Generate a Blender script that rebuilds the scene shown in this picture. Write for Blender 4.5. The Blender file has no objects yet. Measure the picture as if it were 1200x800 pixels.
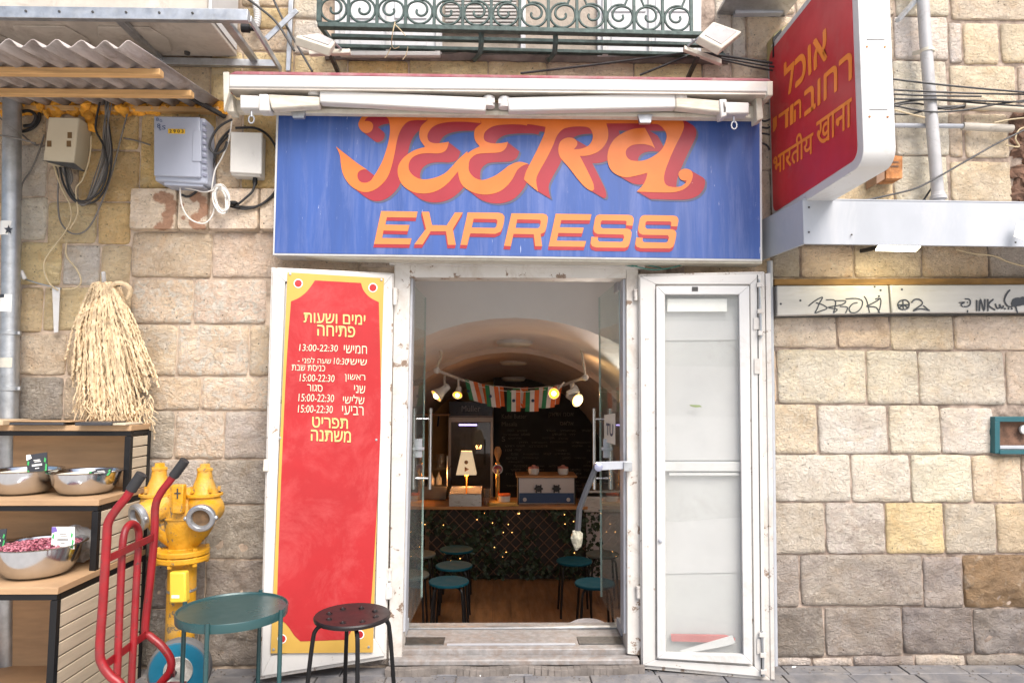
import bpy, bmesh, math, random
from mathutils import Vector, Matrix, noise
from mathutils.geometry import tessellate_polygon
random.seed(7)
R = math.radians
sc = bpy.context.scene
COL = sc.collection
# ------------------------------------------------------------------ camera, world, sun, exposure
F = 800.0; CY = -3.7; CZ = 1.43; TILT = R(4.3); YAW = R(1.0); ROLL = R(0.15)
CAM = Vector((0, CY, CZ))
rot = Matrix.Rotation(-YAW, 3, 'Z') @ Matrix.Rotation(math.pi/2 + TILT, 3, 'X') @ Matrix.Rotation(ROLL, 3, 'Z')
cd = bpy.data.cameras.new('camera'); cam = bpy.data.objects.new('camera', cd); COL.objects.link(cam)
sc.render.resolution_x, sc.render.resolution_y = 1024, 682
cd.sensor_width = 36; cd.lens = F/1200*36; cd.clip_end = 500; cd.clip_start = .05
cam.matrix_world = Matrix.Translation(CAM) @ rot.to_4x4()
sc.camera = cam
SUN_EL, SUN_AZ = R(50), R(155)          # azimuth of the place the light comes from, behind the camera
w = bpy.data.worlds.new('World'); sc.world = w; w.use_nodes = True
nt = w.node_tree; bg = nt.nodes['Background']
sky = nt.nodes.new('ShaderNodeTexSky'); sky.sky_type = 'NISHITA'; sky.sun_disc = False
sky.sun_elevation = SUN_EL; sky.sun_rotation = SUN_AZ
sky.air_density = 1.0; sky.dust_density = 4.0; sky.ozone_density = 1.0
nt.links.new(sky.outputs[0], bg.inputs[0]); bg.inputs[1].default_value = 0.10
sl = bpy.data.lights.new('sun', 'SUN'); sun = bpy.data.objects.new('sun', sl); COL.objects.link(sun)
sl.energy = 2.3; sl.angle = R(38); sl.color = (1, .95, .90)
dirv = Vector((math.sin(SUN_AZ)*math.cos(SUN_EL), math.cos(SUN_AZ)*math.cos(SUN_EL), math.sin(SUN_EL)))
sun.rotation_euler = dirv.to_track_quat('Z', 'Y').to_euler()
sc.view_settings.view_transform = 'Standard'; sc.view_settings.look = 'None'
sc.view_settings.gamma = 1; sc.view_settings.exposure = 1.1
sc.cycles.max_bounces = 8; sc.cycles.transparent_max_bounces = 12

# ------------------------------------------------------------------ photo pixel -> point in the place
def ray(px, py):
    return (rot @ Vector((px-600, 400-py, -F))).normalized()
def PY(px, py, Y):
    d = ray(px, py); return CAM + d*((Y-CY)/d.y)
def PZ(px, py, Z):
    d = ray(px, py); return CAM + d*((Z-CZ)/d.z)
def PX(px, py, X):
    d = ray(px, py); return CAM + d*(X/d.x)
class Plane:
    def __init__(s, o, n): s.o = Vector(o); s.n = Vector(n).normalized()   # n points to the viewer
    def __call__(s, px, py, off=0):
        d = ray(px, py); o = s.o + s.n*off
        return CAM + d*((o-CAM).dot(s.n)/d.dot(s.n))

# ------------------------------------------------------------------ materials
MATS = {}
def rgb(c): return (c[0], c[1], c[2], 1)
def M(name, col, rough=.6, metal=0., var=.18, vs=5., bump=.15, bs=60., col2=None, chips=None, chipc=(.16,.11,.07),
      chs=18., stretch=(1,1,1), emit=None, es=1., trans=0., alpha=1., coat=0., spec=.5, dirt=0., dirtc=(.12,.09,.06)):
    if name in MATS: return MATS[name]
    m = bpy.data.materials.new(name); m.use_nodes = True; t = m.node_tree; N = t.nodes; L = t.links
    p = N['Principled BSDF']
    tc = N.new('ShaderNodeTexCoord'); mp = N.new('ShaderNodeMapping'); mp.inputs['Scale'].default_value = stretch
    L.new(tc.outputs['Object'], mp.inputs[0])
    def nz(scale, detail=5, r=.6, dist=0.):
        n = N.new('ShaderNodeTexNoise'); n.inputs['Scale'].default_value = scale; n.inputs['Detail'].default_value = detail
        n.inputs['Roughness'].default_value = r; n.inputs['Distortion'].default_value = dist
        L.new(mp.outputs[0], n.inputs['Vector']); return n
    def ramp(src, a, b, ca=(0,0,0,1), cb=(1,1,1,1)):
        r = N.new('ShaderNodeValToRGB'); r.color_ramp.elements[0].position = a; r.color_ramp.elements[1].position = b
        r.color_ramp.elements[0].color = ca; r.color_ramp.elements[1].color = cb
        L.new(src, r.inputs[0]); return r
    def mix(f, a, b, bt='MIX'):
        x = N.new('ShaderNodeMix'); x.data_type = 'RGBA'; x.blend_type = bt
        for i, s in ((0, f), (6, a), (7, b)):
            if hasattr(s, 'links'): L.new(s, x.inputs[i])
            elif isinstance(s, (float, int)): x.inputs[i].default_value = s
            else: x.inputs[i].default_value = rgb(s)
        return x.outputs[2]
    n1 = nz(vs)
    lo = tuple(c*(1-var) for c in col); hi = tuple(min(1, c*(1+var)) for c in (col2 or col))
    r1 = ramp(n1.outputs[0], .32, .68, rgb(lo), rgb(hi)); out = r1.outputs[0]
    if dirt:
        n3 = nz(vs*.6+2, 8, .75, .5); r3 = ramp(n3.outputs[0], .62-dirt*.3, .85-dirt*.2); out = mix(r3.outputs[0], out, dirtc)
    if chips:
        n2 = nz(chs, 7, .72, .3); r2 = ramp(n2.outputs[0], 1-chips-.015, 1-chips+.015); out = mix(r2.outputs[0], out, chipc)
    L.new(out, p.inputs['Base Color'])
    n4 = nz(vs*2.3, 3); rr = ramp(n4.outputs[0], .2, .8, (max(0, rough-.12),)*3+(1,), (min(1, rough+.12),)*3+(1,))
    L.new(rr.outputs[0], p.inputs['Roughness']); p.inputs['Metallic'].default_value = metal
    p.inputs['Specular IOR Level'].default_value = spec
    if coat: p.inputs['Coat Weight'].default_value = coat
    if bump:
        b = N.new('ShaderNodeBump'); b.inputs['Strength'].default_value = min(1, bump*2); b.inputs['Distance'].default_value = .006*bump
        nb = nz(bs, 6, .65); L.new(nb.outputs[0], b.inputs['Height']); L.new(b.outputs[0], p.inputs['Normal'])
    if emit: p.inputs['Emission Color'].default_value = rgb(emit); p.inputs['Emission Strength'].default_value = es
    if trans: p.inputs['Transmission Weight'].default_value = trans
    if alpha < 1: p.inputs['Alpha'].default_value = alpha
    MATS[name] = m; return m

def stone_mat(name, pit=.5, fine=1.):
    m = bpy.data.materials.new(name); m.use_nodes = True; t = m.node_tree; N = t.nodes; L = t.links; p = N['Principled BSDF']
    tc = N.new('ShaderNodeTexCoord'); oi = N.new('ShaderNodeObjectInfo')
    def nz(scale, d, r, dist=0., st=None):
        n = N.new('ShaderNodeTexNoise'); n.inputs['Scale'].default_value = scale; n.inputs['Detail'].default_value = d
        n.inputs['Roughness'].default_value = r; n.inputs['Distortion'].default_value = dist
        if st:
            mp = N.new('ShaderNodeMapping'); mp.inputs['Rotation'].default_value = (0, R(st[0]), 0); mp.inputs['Scale'].default_value = st[1]
            L.new(tc.outputs['Object'], mp.inputs[0]); L.new(mp.outputs[0], n.inputs['Vector'])
        else: L.new(tc.outputs['Object'], n.inputs['Vector'])
        return n.outputs[0]
    def ramp(src, *st):
        r = N.new('ShaderNodeValToRGB'); e = r.color_ramp.elements
        while len(e) < len(st): e.new(.5)
        for k, (pos, c) in enumerate(st): e[k].position = pos; e[k].color = (c[0], c[1], c[2], 1) if hasattr(c, '__len__') else (c, c, c, 1)
        L.new(src, r.inputs[0]); return r.outputs[0]
    def mix(f, a, b, bt='MIX'):
        x = N.new('ShaderNodeMix'); x.data_type = 'RGBA'; x.blend_type = bt
        for i, s in ((0, f), (6, a), (7, b)):
            if hasattr(s, 'links'): L.new(s, x.inputs[i])
            elif isinstance(s, (float, int)): x.inputs[i].default_value = s
            else: x.inputs[i].default_value = rgb(s)
        return x.outputs[2]
    c = mix(1., oi.outputs['Color'], ramp(nz(5, 6, .6, .6), (.25, (.74, .68, .60)), (.5, (1.0, .98, .95)), (.75, (1.18, 1.15, 1.08))), 'MULTIPLY')
    c = mix(ramp(nz(2.3, 4, .6, 1.), (.45, 0), (.72, .45)), c, (.62, .40, .16), 'MULTIPLY') if False else c
    hue = ramp(nz(3.1, 5, .65, .8), (.35, (1.0, .94, .84)), (.65, (1.02, 1.0, 1.0)))
    c = mix(.75, c, hue, 'MULTIPLY')
    wm = N.new('ShaderNodeMath'); wm.operation = 'MULTIPLY'
    L.new(ramp(nz(17, 7, .7, 1.2), (.47, 0), (.60, 1)), wm.inputs[0]); L.new(oi.outputs['Alpha'], wm.inputs[1])
    c = mix(ramp(nz(6.5, 6, .7, 1.2), (.52, 0), (.68, .42)), c, mix(1., oi.outputs['Color'], (1.0, .80, .58), 'MULTIPLY'))
    c = mix(ramp(nz(4.1, 7, .72, .8), (.50, 0), (.66, .5)), c, mix(1., oi.outputs['Color'], (.74, .68, .66), 'MULTIPLY'))
    c = mix(ramp(nz(12, 8, .75, .6), (.54, 0), (.70, .55)), c, mix(.5, oi.outputs['Color'], (.88, .84, .76)))
    c = mix(wm.outputs[0], c, (.84, .78, .68))
    c = mix(ramp(nz(30, 6, .72, .4), (.60, 0), (.72, pit)), c, (.17, .12, .075))
    c = mix(ramp(nz(75, 4, .6), (.58, 0), (.72, .6)), c, (.22, .15, .10))
    c = mix(ramp(nz(15, 8, .78, 1.8, (20, (1, 1, 1.8))), (.57, 0), (.66, .45)), c, mix(1., oi.outputs['Color'], (.50, .40, .30), 'MULTIPLY'))
    vo = N.new('ShaderNodeTexVoronoi'); vo.inputs['Scale'].default_value = 15; L.new(tc.outputs['Object'], vo.inputs['Vector'])
    c = mix(ramp(vo.outputs['Distance'], (.035, .9), (.075, 0)), c, (.05, .035, .025))
    L.new(c, p.inputs['Base Color']); p.inputs['Roughness'].default_value = .92; p.inputs['Specular IOR Level'].default_value = .2
    a = nz(26, 9, .74, 1.1, (28, (1, 1, 1.35))); b2 = nz(120, 5, .7)
    ad = N.new('ShaderNodeMath'); ad.operation = 'MULTIPLY_ADD'; L.new(b2, ad.inputs[0]); ad.inputs[1].default_value = .25; L.new(a, ad.inputs[2])
    bu = N.new('ShaderNodeBump'); bu.inputs['Strength'].default_value = 1.; bu.inputs['Distance'].default_value = .045*fine
    L.new(ad.outputs[0], bu.inputs['Height']); L.new(bu.outputs[0], p.inputs['Normal'])
    return m
STONE = stone_mat('rough limestone', .55)
STONE_S = stone_mat('dressed limestone', .3, .45)
MORTAR = M('grey brown mortar', (.50, .40, .31), .95, var=.3, vs=9, bump=.8, bs=45, spec=.1, dirt=.55, dirtc=(.16, .12, .09))
WHITE = M('chipped white paint', (.57, .56, .54), .5, var=.05, vs=3, bump=.25, bs=35, chips=.345, chs=14, chipc=(.30, .22, .16), dirt=.12, dirtc=(.45, .40, .34))
WHITE2 = M('worn white paint', (.55, .53, .50), .55, var=.08, vs=4, bump=.4, bs=30, chips=.385, chs=13, chipc=(.20, .14, .10), dirt=.4, dirtc=(.36, .30, .24))
CLEANW = M('clean white enamel', (.58, .58, .575), .35, var=.04, vs=3, bump=.08, dirt=.32, dirtc=(.42, .39, .34))
IVORY = M('ivory plastic', (.56, .53, .45), .45, var=.08, vs=6, bump=.08, dirt=.35, dirtc=(.38, .33, .26))
AWNW = M('white awning aluminium', (.54, .53, .51), .35, var=.05, vs=3, bump=.05, stretch=(.3, 1, 1), dirt=.18, dirtc=(.5, .45, .38))
MAROON = M('maroon awning top', (.30, .09, .11), .7, var=.2, dirt=.5, dirtc=(.4, .3, .28))
CANV = M('streaked awning canvas', (.56, .52, .44), .8, var=.12, vs=14, stretch=(1, 1, 4), bump=.2, dirt=.4, dirtc=(.40, .34, .27))
BLUE = M('blue sign print', (.036, .084, .285), .45, var=.14, vs=2.2, stretch=(4, 1, .35), bump=.05, chips=.325, chs=18, chipc=(.50, .53, .66), dirt=.45, dirtc=(.12, .16, .36))
ORANGE = M('orange sign print', (.62, .155, .025), .42, var=.12, vs=3, bump=.04, chips=.27, chs=24, chipc=(.8, .55, .35))
ORANGE2 = M('light orange sign print', (.62, .20, .055), .42, var=.08, vs=3, bump=.04)
REDS = M('red sign shading', (.30, .020, .032), .42, var=.12, vs=3, bump=.04, chips=.28, chs=24, chipc=(.8, .5, .45))
GREYS = M('grey sign outline', (.085, .09, .14), .5)
BANRED = M('red banner vinyl', (.37, .016, .020), .42, var=.10, vs=2.0, dirt=.5, dirtc=(.46, .07, .07), spec=.4, bump=.12, bs=4, chips=.25, chs=30, chipc=(.75, .3, .25))
BANYEL = M('yellow banner vinyl', (.52, .32, .065), .38, var=.10, vs=3, bump=.1, bs=5, dirt=.2, dirtc=(.45, .28, .08))
YTEXT = M('pale yellow lettering', (.66, .48, .18), .5, var=.03)
WTEXT = M('cream hand lettering', (.66, .57, .42), .5, var=.03)
SREDP = M('crimson sign face', (.52, .024, .034), .42, var=.12, vs=3, dirt=.2, dirtc=(.45,.1,.1), bump=.04)
SORAN = M('orange sign letters', (.88, .26, .03), .45, var=.05)
GALV = M('galvanised steel', (.42, .44, .46), .42, .8, var=.2, vs=14, bump=.08, dirt=.15)
GREYM = M('grey painted metal', (.40, .42, .46), .5, .1, var=.1, vs=5, bump=.1, dirt=.25, dirtc=(.3, .3, .3))
FASC = M('pale blue grey fascia', (.36, .385, .425), .48, .05, var=.10, vs=2.5, stretch=(1,1,.5), bump=.12, bs=8, dirt=.45, dirtc=(.45, .46, .48))
DARKG = M('dark green wrought iron', (.05, .078, .072), .55, .2, var=.35, vs=25, bump=.4, chips=.27, chs=35, chipc=(.22, .20, .16))
RUST = M('rusty steel', (.36, .15, .05), .85, .1, var=.5, vs=18, bump=.5, dirt=.4, dirtc=(.75, .45, .25))
DKMET = M('dark oiled steel', (.07, .068, .065), .5, .5, var=.3, vs=20, bump=.2)
PVC = M('grey plastic pipe', (.40, .40, .41), .5, var=.1, vs=6, bump=.1, dirt=.3)
BLACKC = M('black cable', (.022, .022, .024), .5, var=.2)
GREYC = M('grey cable', (.16, .15, .14), .6, var=.3)
WHITEC = M('white cable', (.72, .70, .66), .5, var=.1)
BEIGEC = M('beige cable', (.52, .42, .26), .6, var=.15)
TELE = M('lavender grey plastic', (.33, .36, .44), .45, var=.05, vs=3, bump=.05, dirt=.2, dirtc=(.28, .29, .36))
WOODB = M('raw timber batten', (.55, .33, .14), .75, var=.25, vs=7, stretch=(.5, 6, 6), bump=.3)
PLY = M('light plywood', (.40, .255, .14), .65, var=.14, vs=4, stretch=(1, 1, 7), bump=.1)
PALEW = M('pale slat wood', (.50, .42, .31), .65, var=.10, vs=5, stretch=(1, 1, 8), bump=.12, dirt=.12, dirtc=(.4, .33, .25))
CORR = M('weathered corrugated sheet', (.37, .33, .31), .7, .2, var=.28, vs=8, stretch=(3, .5, 1), bump=.2, dirt=.45, dirtc=(.16, .12, .10))
PAN = M('dusty air conditioner steel', (.50, .46, .40), .6, .15, var=.16, vs=5, bump=.15, dirt=.35, dirtc=(.26, .21, .17))
FOAM = M('orange expanding foam', (.66, .30, .03), .85, var=.45, vs=14, bump=.8, bs=22)
BLACKS = M('black powder coat', (.008, .008, .009), .45, var=.2, spec=.3)
STEEL = M('polished steel', (.56, .58, .61), .16, 1., var=.04, bump=.02)
BRUSH = M('brushed steel', (.50, .49, .48), .32, 1., var=.08, stretch=(1, 1, 8))
TEALT = M('teal table paint', (.022, .066, .070), .30, .1, var=.08, vs=3, bump=.03)
SEATB = M('black brown stool plastic', (.012, .008, .009), .42, var=.2, spec=.4)
SEATT = M('teal stool seat', (.003, .06, .09), .7, var=.1, spec=.15)
SEATG = M('grey green stool seat', (.07, .085, .08), .6, var=.1)
YEL = M('yellow hydrant paint', (.60, .29, .010), .5, var=.16, vs=5, bump=.9, bs=34, chips=.395, chs=16, chipc=(.15, .12, .08), dirt=.55, dirtc=(.36, .25, .10))
YBOX = M('yellow plastic box', (.75, .52, .05), .45, var=.06)
TRED = M('red tube paint', (.25, .008, .013), .40, var=.2, vs=9, bump=.2, chips=.365, chs=26, chipc=(.07, .035, .03), dirt=.5, dirtc=(.16,.03,.03))
RUBB = M('black rubber grip', (.02, .02, .022), .7, var=.2)
TYRE = M('grey worn tyre', (.13, .13, .13), .85, var=.2)
TURQ = M('turquoise wheel plastic', (.008, .15, .25), .42, var=.12, vs=8, dirt=.1, dirtc=(.12, .16, .17))
ROPE = M('cream cotton rope', (.72, .56, .36), .95, var=.38, vs=22, bump=.9, bs=170)
PAVE = M('grey paving stone', (.14, .14, .15), .6, var=.22, vs=7, bump=.4, bs=40, dirt=.6, dirtc=(.27, .25, .23))
CONC = M('worn concrete', (.17, .15, .135), .85, var=.3, vs=12, bump=.7, bs=30, dirt=.35, dirtc=(.14, .12, .11))
MARB = M('worn marble threshold', (.25, .24, .235), .5, var=.25, vs=22, bump=.4, bs=30, dirt=.6, dirtc=(.20, .15, .12))
PLAST = M('white interior plaster', (.86, .86, .86), .75, var=.03, vs=2, bump=.12, bs=9)
PLASTV = M('uneven vault plaster', (.80, .79, .80), .75, var=.06, vs=2, bump=.5, bs=4)
OCHRE = M('ochre painted wall', (.50, .30, .12), .8, var=.1)
WOODF = M('brown laminate plank', (.20, .10, .045), .42, var=.4, vs=4, stretch=(4, .6, 1), bump=.08)
WOODC = M('warm counter wood', (.42, .20, .07), .4, var=.2, vs=4, stretch=(.6, 4, 4))
LATT = M('brown lattice wood', (.16, .085, .045), .6, var=.3, vs=10)
LEAF = M('dark ivy leaf', (.022, .042, .018), .45, var=.5, vs=9)
CHALKB = M('black chalkboard', (.012, .013, .014), .6, var=.4, vs=3)
CHALK = M('faded chalk', (.25, .24, .21), .9)
CARDB = M('black price card', (.035, .035, .04), .4)
CARDW = M('white price card', (.80, .80, .76), .4, var=.03)
CARDG = M('green card leaf', (.05, .35, .10), .5)
INKB = M('black marker ink', (.03, .035, .045), .5)
GALVP = M('dull aluminium panel', (.46, .45, .43), .45, .25, var=.12, vs=5, stretch=(.4, 1, 2), bump=.06, dirt=.25, dirtc=(.34, .27, .18))
RUSTY = M('ochre rust strip', (.22, .12, .035), .8, var=.4, vs=10, stretch=(.5, 1, 2), bump=.4, dirt=.35)
TEALB = M('teal niche frame', (.012, .09, .11), .5, var=.15, dirt=.15)
DBRICK = M('broken dark masonry', (.13, .07, .045), .95, var=.5, vs=22, bump=1., bs=22)
STAIN = M('red brown paint stain', (.40, .20, .13), .9, var=.25, vs=20, bump=.5, bs=40)
NAVY = M('navy enamel', (.018, .05, .14), .35, var=.05)
SILV = M('pale silver enamel', (.50, .46, .45), .35, .2, var=.05)
PETAL = M('dried hibiscus petals', (.07, .006, .02), .7, var=.6, vs=60, col2=(.22, .04, .08))
POWD = M('pale grain', (.70, .66, .55), .9, var=.15, vs=30, bump=.6, bs=90)
SAFF = M('flag saffron', (.62, .13, .03), .8); FWH = M('flag white', (.62, .58, .58), .8); FGR = M('flag green', (.02, .17, .07), .8)
BULBY = M('amber lamp face', (1, .6, .1), .4, emit=(1, .30, .015), es=1.3)
BULBW = M('hot lamp core', (1, .9, .7), .4, emit=(1, .70, .30), es=6.)
FAIRY = M('fairy light', (1, .7, .3), .4, emit=(1, .45, .12), es=3.)
SHADE = M('lit paper shade', (.72, .66, .52), .8, emit=(1, .75, .45), es=.22)
LAMPW = M('lit white lamp lens', (.9, .9, .85), .4, emit=(1, .93, .68), es=5.)
CEILL = M('cream lamp glass', (.70, .66, .56), .35)
PADV = M('violet lit fridge tube', (.6, .5, .9), .4, emit=(.55, .45, 1), es=2.)
FRIN = M('dark fridge interior', (.045, .045, .06), .4)
FRBL = M('blue fridge header', (.004, .014, .055), .3)
OWHITE = M('weathered white shutter', (.60, .61, .63), .6, var=.06, vs=4, dirt=.18, dirtc=(.42, .4, .38))
TINTB = M('grey wall render', (.36, .31, .26), .9, var=.25, vs=10, bump=.6)

def glass_mat(name, tint, mixf, rough=.02, refl=1., ior=1.5):
    m = bpy.data.materials.new(name); m.use_nodes = True; t = m.node_tree; N = t.nodes; L = t.links
    N.remove(N['Principled BSDF']); o = N['Material Output']
    tr = N.new('ShaderNodeBsdfTransparent'); tr.inputs[0].default_value = rgb(tint)
    gl = N.new('ShaderNodeBsdfGlossy'); gl.inputs['Roughness'].default_value = rough; gl.inputs['Color'].default_value = (refl,)*3+(1,)
    fr = N.new('ShaderNodeFresnel'); fr.inputs[0].default_value = ior
    ge = N.new('ShaderNodeNewGeometry'); iv = N.new('ShaderNodeMath'); iv.operation = 'SUBTRACT'; iv.inputs[0].default_value = 1.; L.new(ge.outputs['Backfacing'], iv.inputs[1])
    ml = N.new('ShaderNodeMath'); ml.operation = 'MULTIPLY'; L.new(fr.outputs[0], ml.inputs[0]); L.new(iv.outputs[0], ml.inputs[1])
    a = N.new('ShaderNodeMixShader'); L.new(ml.outputs[0], a.inputs[0]); L.new(tr.outputs[0], a.inputs[1]); L.new(gl.outputs[0], a.inputs[2])
    df = N.new('ShaderNodeBsdfDiffuse'); df.inputs[0].default_value = (.75, .76, .75, 1)
    nz = N.new('ShaderNodeTexNoise'); nz.inputs['Scale'].default_value = 5; nz.inputs['Detail'].default_value = 8; nz.inputs['Roughness'].default_value = .7
    tc = N.new('ShaderNodeTexCoord'); L.new(tc.outputs['Object'], nz.inputs['Vector'])
    mr = N.new('ShaderNodeMapRange'); mr.inputs['From Min'].default_value = .35; mr.inputs['From Max'].default_value = .7
    mr.inputs['To Min'].default_value = mixf*.7; mr.inputs['To Max'].default_value = mixf*1.3; L.new(nz.outputs[0], mr.inputs[0])
    b = N.new('ShaderNodeMixShader'); L.new(mr.outputs[0], b.inputs[0]); L.new(a.outputs[0], b.inputs[1]); L.new(df.outputs[0], b.inputs[2])
    L.new(b.outputs[0], o.inputs[0]); return m
GLASS = glass_mat('greenish door glass', (.90, .95, .93), .05, ior=1.25)
DGLASS = glass_mat('dusty display glass', (.98, .985, .98), .09)
CGLASS = glass_mat('clear glass', (.92, .92, .92), .02)
BAGM = glass_mat('clear plastic bag', (.8, .8, .8), .35, .15)
GEDGE = M('pale glass edge', (.50, .62, .62), .2, var=.1)

# ------------------------------------------------------------------ mesh helpers
def cr(pts, k=6, closed=False):
    """Catmull-Rom through points"""
    P = [Vector(p) for p in pts]; n = len(P); out = []
    rng = range(n) if closed else range(n-1)
    for i in rng:
        g = (lambda j: P[j % n]) if closed else (lambda j: P[min(max(j, 0), n-1)])
        a, b, c, d = g(i-1), g(i), g(i+1), g(i+2)
        for s in range(k):
            t = s/k
            out.append(.5*((2*b)+(c-a)*t+(2*a-5*b+4*c-d)*t*t+(3*b-a-3*c+d)*t**3))
    if not closed: out.append(P[-1])
    return out
class MB:
    def __init__(s): s.v = []; s.f = []
    def add(s, vs, fs):
        o = len(s.v); s.v += [Vector(v) for v in vs]; s.f += [tuple(o+i for i in f) for f in fs]; return s
    def box(s, x0, x1, y0, y1, z0, z1):
        return s.add([(x, y, z) for x in (x0, x1) for y in (y0, y1) for z in (z0, z1)],
                     [(0,1,3,2), (4,6,7,5), (0,4,5,1), (2,3,7,6), (0,2,6,4), (1,5,7,3)])
    def prism(s, loop, vec):
        n = len(loop); a = [Vector(p) for p in loop]; vec = Vector(vec); b = [p+vec for p in a]
        fs = [(i, (i+1) % n, n+(i+1) % n, n+i) for i in range(n)]
        if n <= 4: fs += [tuple(range(n)), tuple(range(2*n-1, n-1, -1))]
        else:
            t = tessellate_polygon([a]); fs += [tuple(x) for x in t] + [tuple(n+i for i in reversed(x)) for x in t]
        return s.add(a+b, fs)
    def flat(s, loops):
        t = tessellate_polygon(loops); vs = [v for l in loops for v in l]; return s.add(vs, [tuple(x) for x in t])
    def tube(s, pts, r, n=8, closed=False, caps=True, flat=1.):
        P = [Vector(p) for p in pts]; m = len(P); rings = []
        rr = r if hasattr(r, '__len__') else [r]*m
        up = None; vs = []
        for i in range(m):
            a = P[(i-1) % m] if (closed or i > 0) else P[i]; b = P[(i+1) % m] if (closed or i < m-1) else P[i]
            t = (b-a)
            if t.length < 1e-9: t = Vector((0, 0, 1))
            t.normalize()
            if up is None:
                up = t.cross(Vector((0, 1, 0)));
                if up.length < .1: up = t.cross(Vector((1, 0, 0)))
            up = (up - t*up.dot(t)); up.normalize(); q = t.cross(up)
            for k in range(n):
                an = 2*math.pi*k/n; vs.append(P[i] + (up*math.cos(an) + q*math.sin(an)*flat)*rr[i])
        fs = []
        for i in range(m if closed else m-1):
            j = (i+1) % m
            for k in range(n): fs.append((i*n+k, i*n+(k+1) % n, j*n+(k+1) % n, j*n+k))
        if caps and not closed: fs += [tuple(range(n-1, -1, -1)), tuple((m-1)*n+k for k in range(n))]
        return s.add(vs, fs)
    def lathe(s, prof, c=(0, 0, 0), axis=(0, 0, 1), n=24, cap=True):
        c = Vector(c); ax = Vector(axis).normalized(); q = ax.to_track_quat('Z', 'Y').to_matrix()
        vs = []; m = len(prof)
        for (r, z) in prof:
            for k in range(n):
                an = 2*math.pi*k/n; vs.append(c + q @ Vector((r*math.cos(an), r*math.sin(an), z)))
        fs = [(i*n+k, i*n+(k+1) % n, (i+1)*n+(k+1) % n, (i+1)*n+k) for i in range(m-1) for k in range(n)]
        if cap and prof[0][0] > 1e-6: fs.append(tuple(range(n-1, -1, -1)))
        if cap and prof[-1][0] > 1e-6: fs.append(tuple((m-1)*n+k for k in range(n)))
        return s.add(vs, fs)
    def ball(s, c, r, n=10, sc3=(1, 1, 1)):
        c = Vector(c); m = n//2+1; vs = []; fs = []
        for i in range(m+1):
            th = math.pi*i/m
            for k in range(n):
                ph = 2*math.pi*k/n; vs.append(c+Vector((math.sin(th)*math.cos(ph)*sc3[0], math.sin(th)*math.sin(ph)*sc3[1], math.cos(th)*sc3[2]))*r)
        for i in range(m):
            for k in range(n): fs.append((i*n+k, i*n+(k+1) % n, (i+1)*n+(k+1) % n, (i+1)*n+k))
        return s.add(vs, fs)
    def quad(s, q, Y, depth):
        """box: four photo corners (clockwise from top left) on the plane Y, running straight back by depth"""
        return s.prism([PY(x, y, Y) for x, y in q], (0, depth, 0))
    def rect(s, x0, y0, x1, y1, Y, depth): return s.quad([(x0, y0), (x1, y0), (x1, y1), (x0, y1)], Y, depth)
    def bar(s, a, b, w, h, up=(0, 0, 1)):
        a = Vector(a); b = Vector(b); t = (b-a).normalized(); q = t.cross(Vector(up)).normalized(); u = q.cross(t)
        return s.prism([a+q*w/2+u*h/2, a-q*w/2+u*h/2, a-q*w/2-u*h/2, a+q*w/2-u*h/2], b-a)
ORG = {}
def thing(name, label, cat, loc=(0, 0, 0), group=None, kind=None):
    o = bpy.data.objects.new(name, None); COL.objects.link(o); o.location = loc; o.empty_display_size = .1
    o['label'] = label
    if cat: o['category'] = cat
    if group: o['group'] = group
    if kind: o['kind'] = kind
    ORG[o.name] = Vector(loc); return o
def part(name, mb, mat, parent=None, bev=0., smooth=True, ang=38, label=None, color=None, kind=None):
    org = ORG[parent.name] if parent else Vector((0, 0, 0))
    me = bpy.data.meshes.new(name)
    me.from_pydata([tuple(v-org) for v in mb.v], [], mb.f)
    bm = bmesh.new(); bm.from_mesh(me); bmesh.ops.recalc_face_normals(bm, faces=bm.faces); bm.to_mesh(me); bm.free()
    if smooth: me.shade_smooth(); me.set_sharp_from_angle(angle=R(ang))
    me.materials.append(mat)
    o = bpy.data.objects.new(name, me); COL.objects.link(o)
    if parent: o.parent = parent
    ORG[o.name] = org
    if bev:
        b = o.modifiers.new('bevel', 'BEVEL'); b.width = bev; b.segments = 2; b.limit_method = 'ANGLE'; b.angle_limit = R(40)
    if label: o['label'] = label
    if color: o.color = color
    if kind: o['kind'] = kind
    return o
def single(name, mb, mat, label, cat, group=None, kind=None, **k):
    o = part(name, mb, mat, None, **k); o['label'] = label
    if cat: o['category'] = cat
    if group: o['group'] = group
    if kind: o['kind'] = kind
    # move the origin to the base of the mesh
    xs = [v.co for v in o.data.vertices]; c = Vector((sum(v.x for v in xs)/len(xs), sum(v.y for v in xs)/len(xs), min(v.z for v in xs)))
    o.data.transform(Matrix.Translation(-c)); o.location = c; ORG[o.name] = Vector((0, 0, 0)) + c
    return o
def struct(name, mb, mat, **k):
    o = part(name, mb, mat, None, **k); o['kind'] = 'structure'; return o
def dup(root, loc, label, group=None):
    r = root.copy(); COL.objects.link(r); r.location = loc; r['label'] = label
    if group: r['group'] = group
    for ch in list(root.children):
        c = ch.copy(); COL.objects.link(c); c.parent = r
        for g in list(ch.children):
            d = g.copy(); COL.objects.link(d); d.parent = c
    return r
_tc = {}
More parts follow.
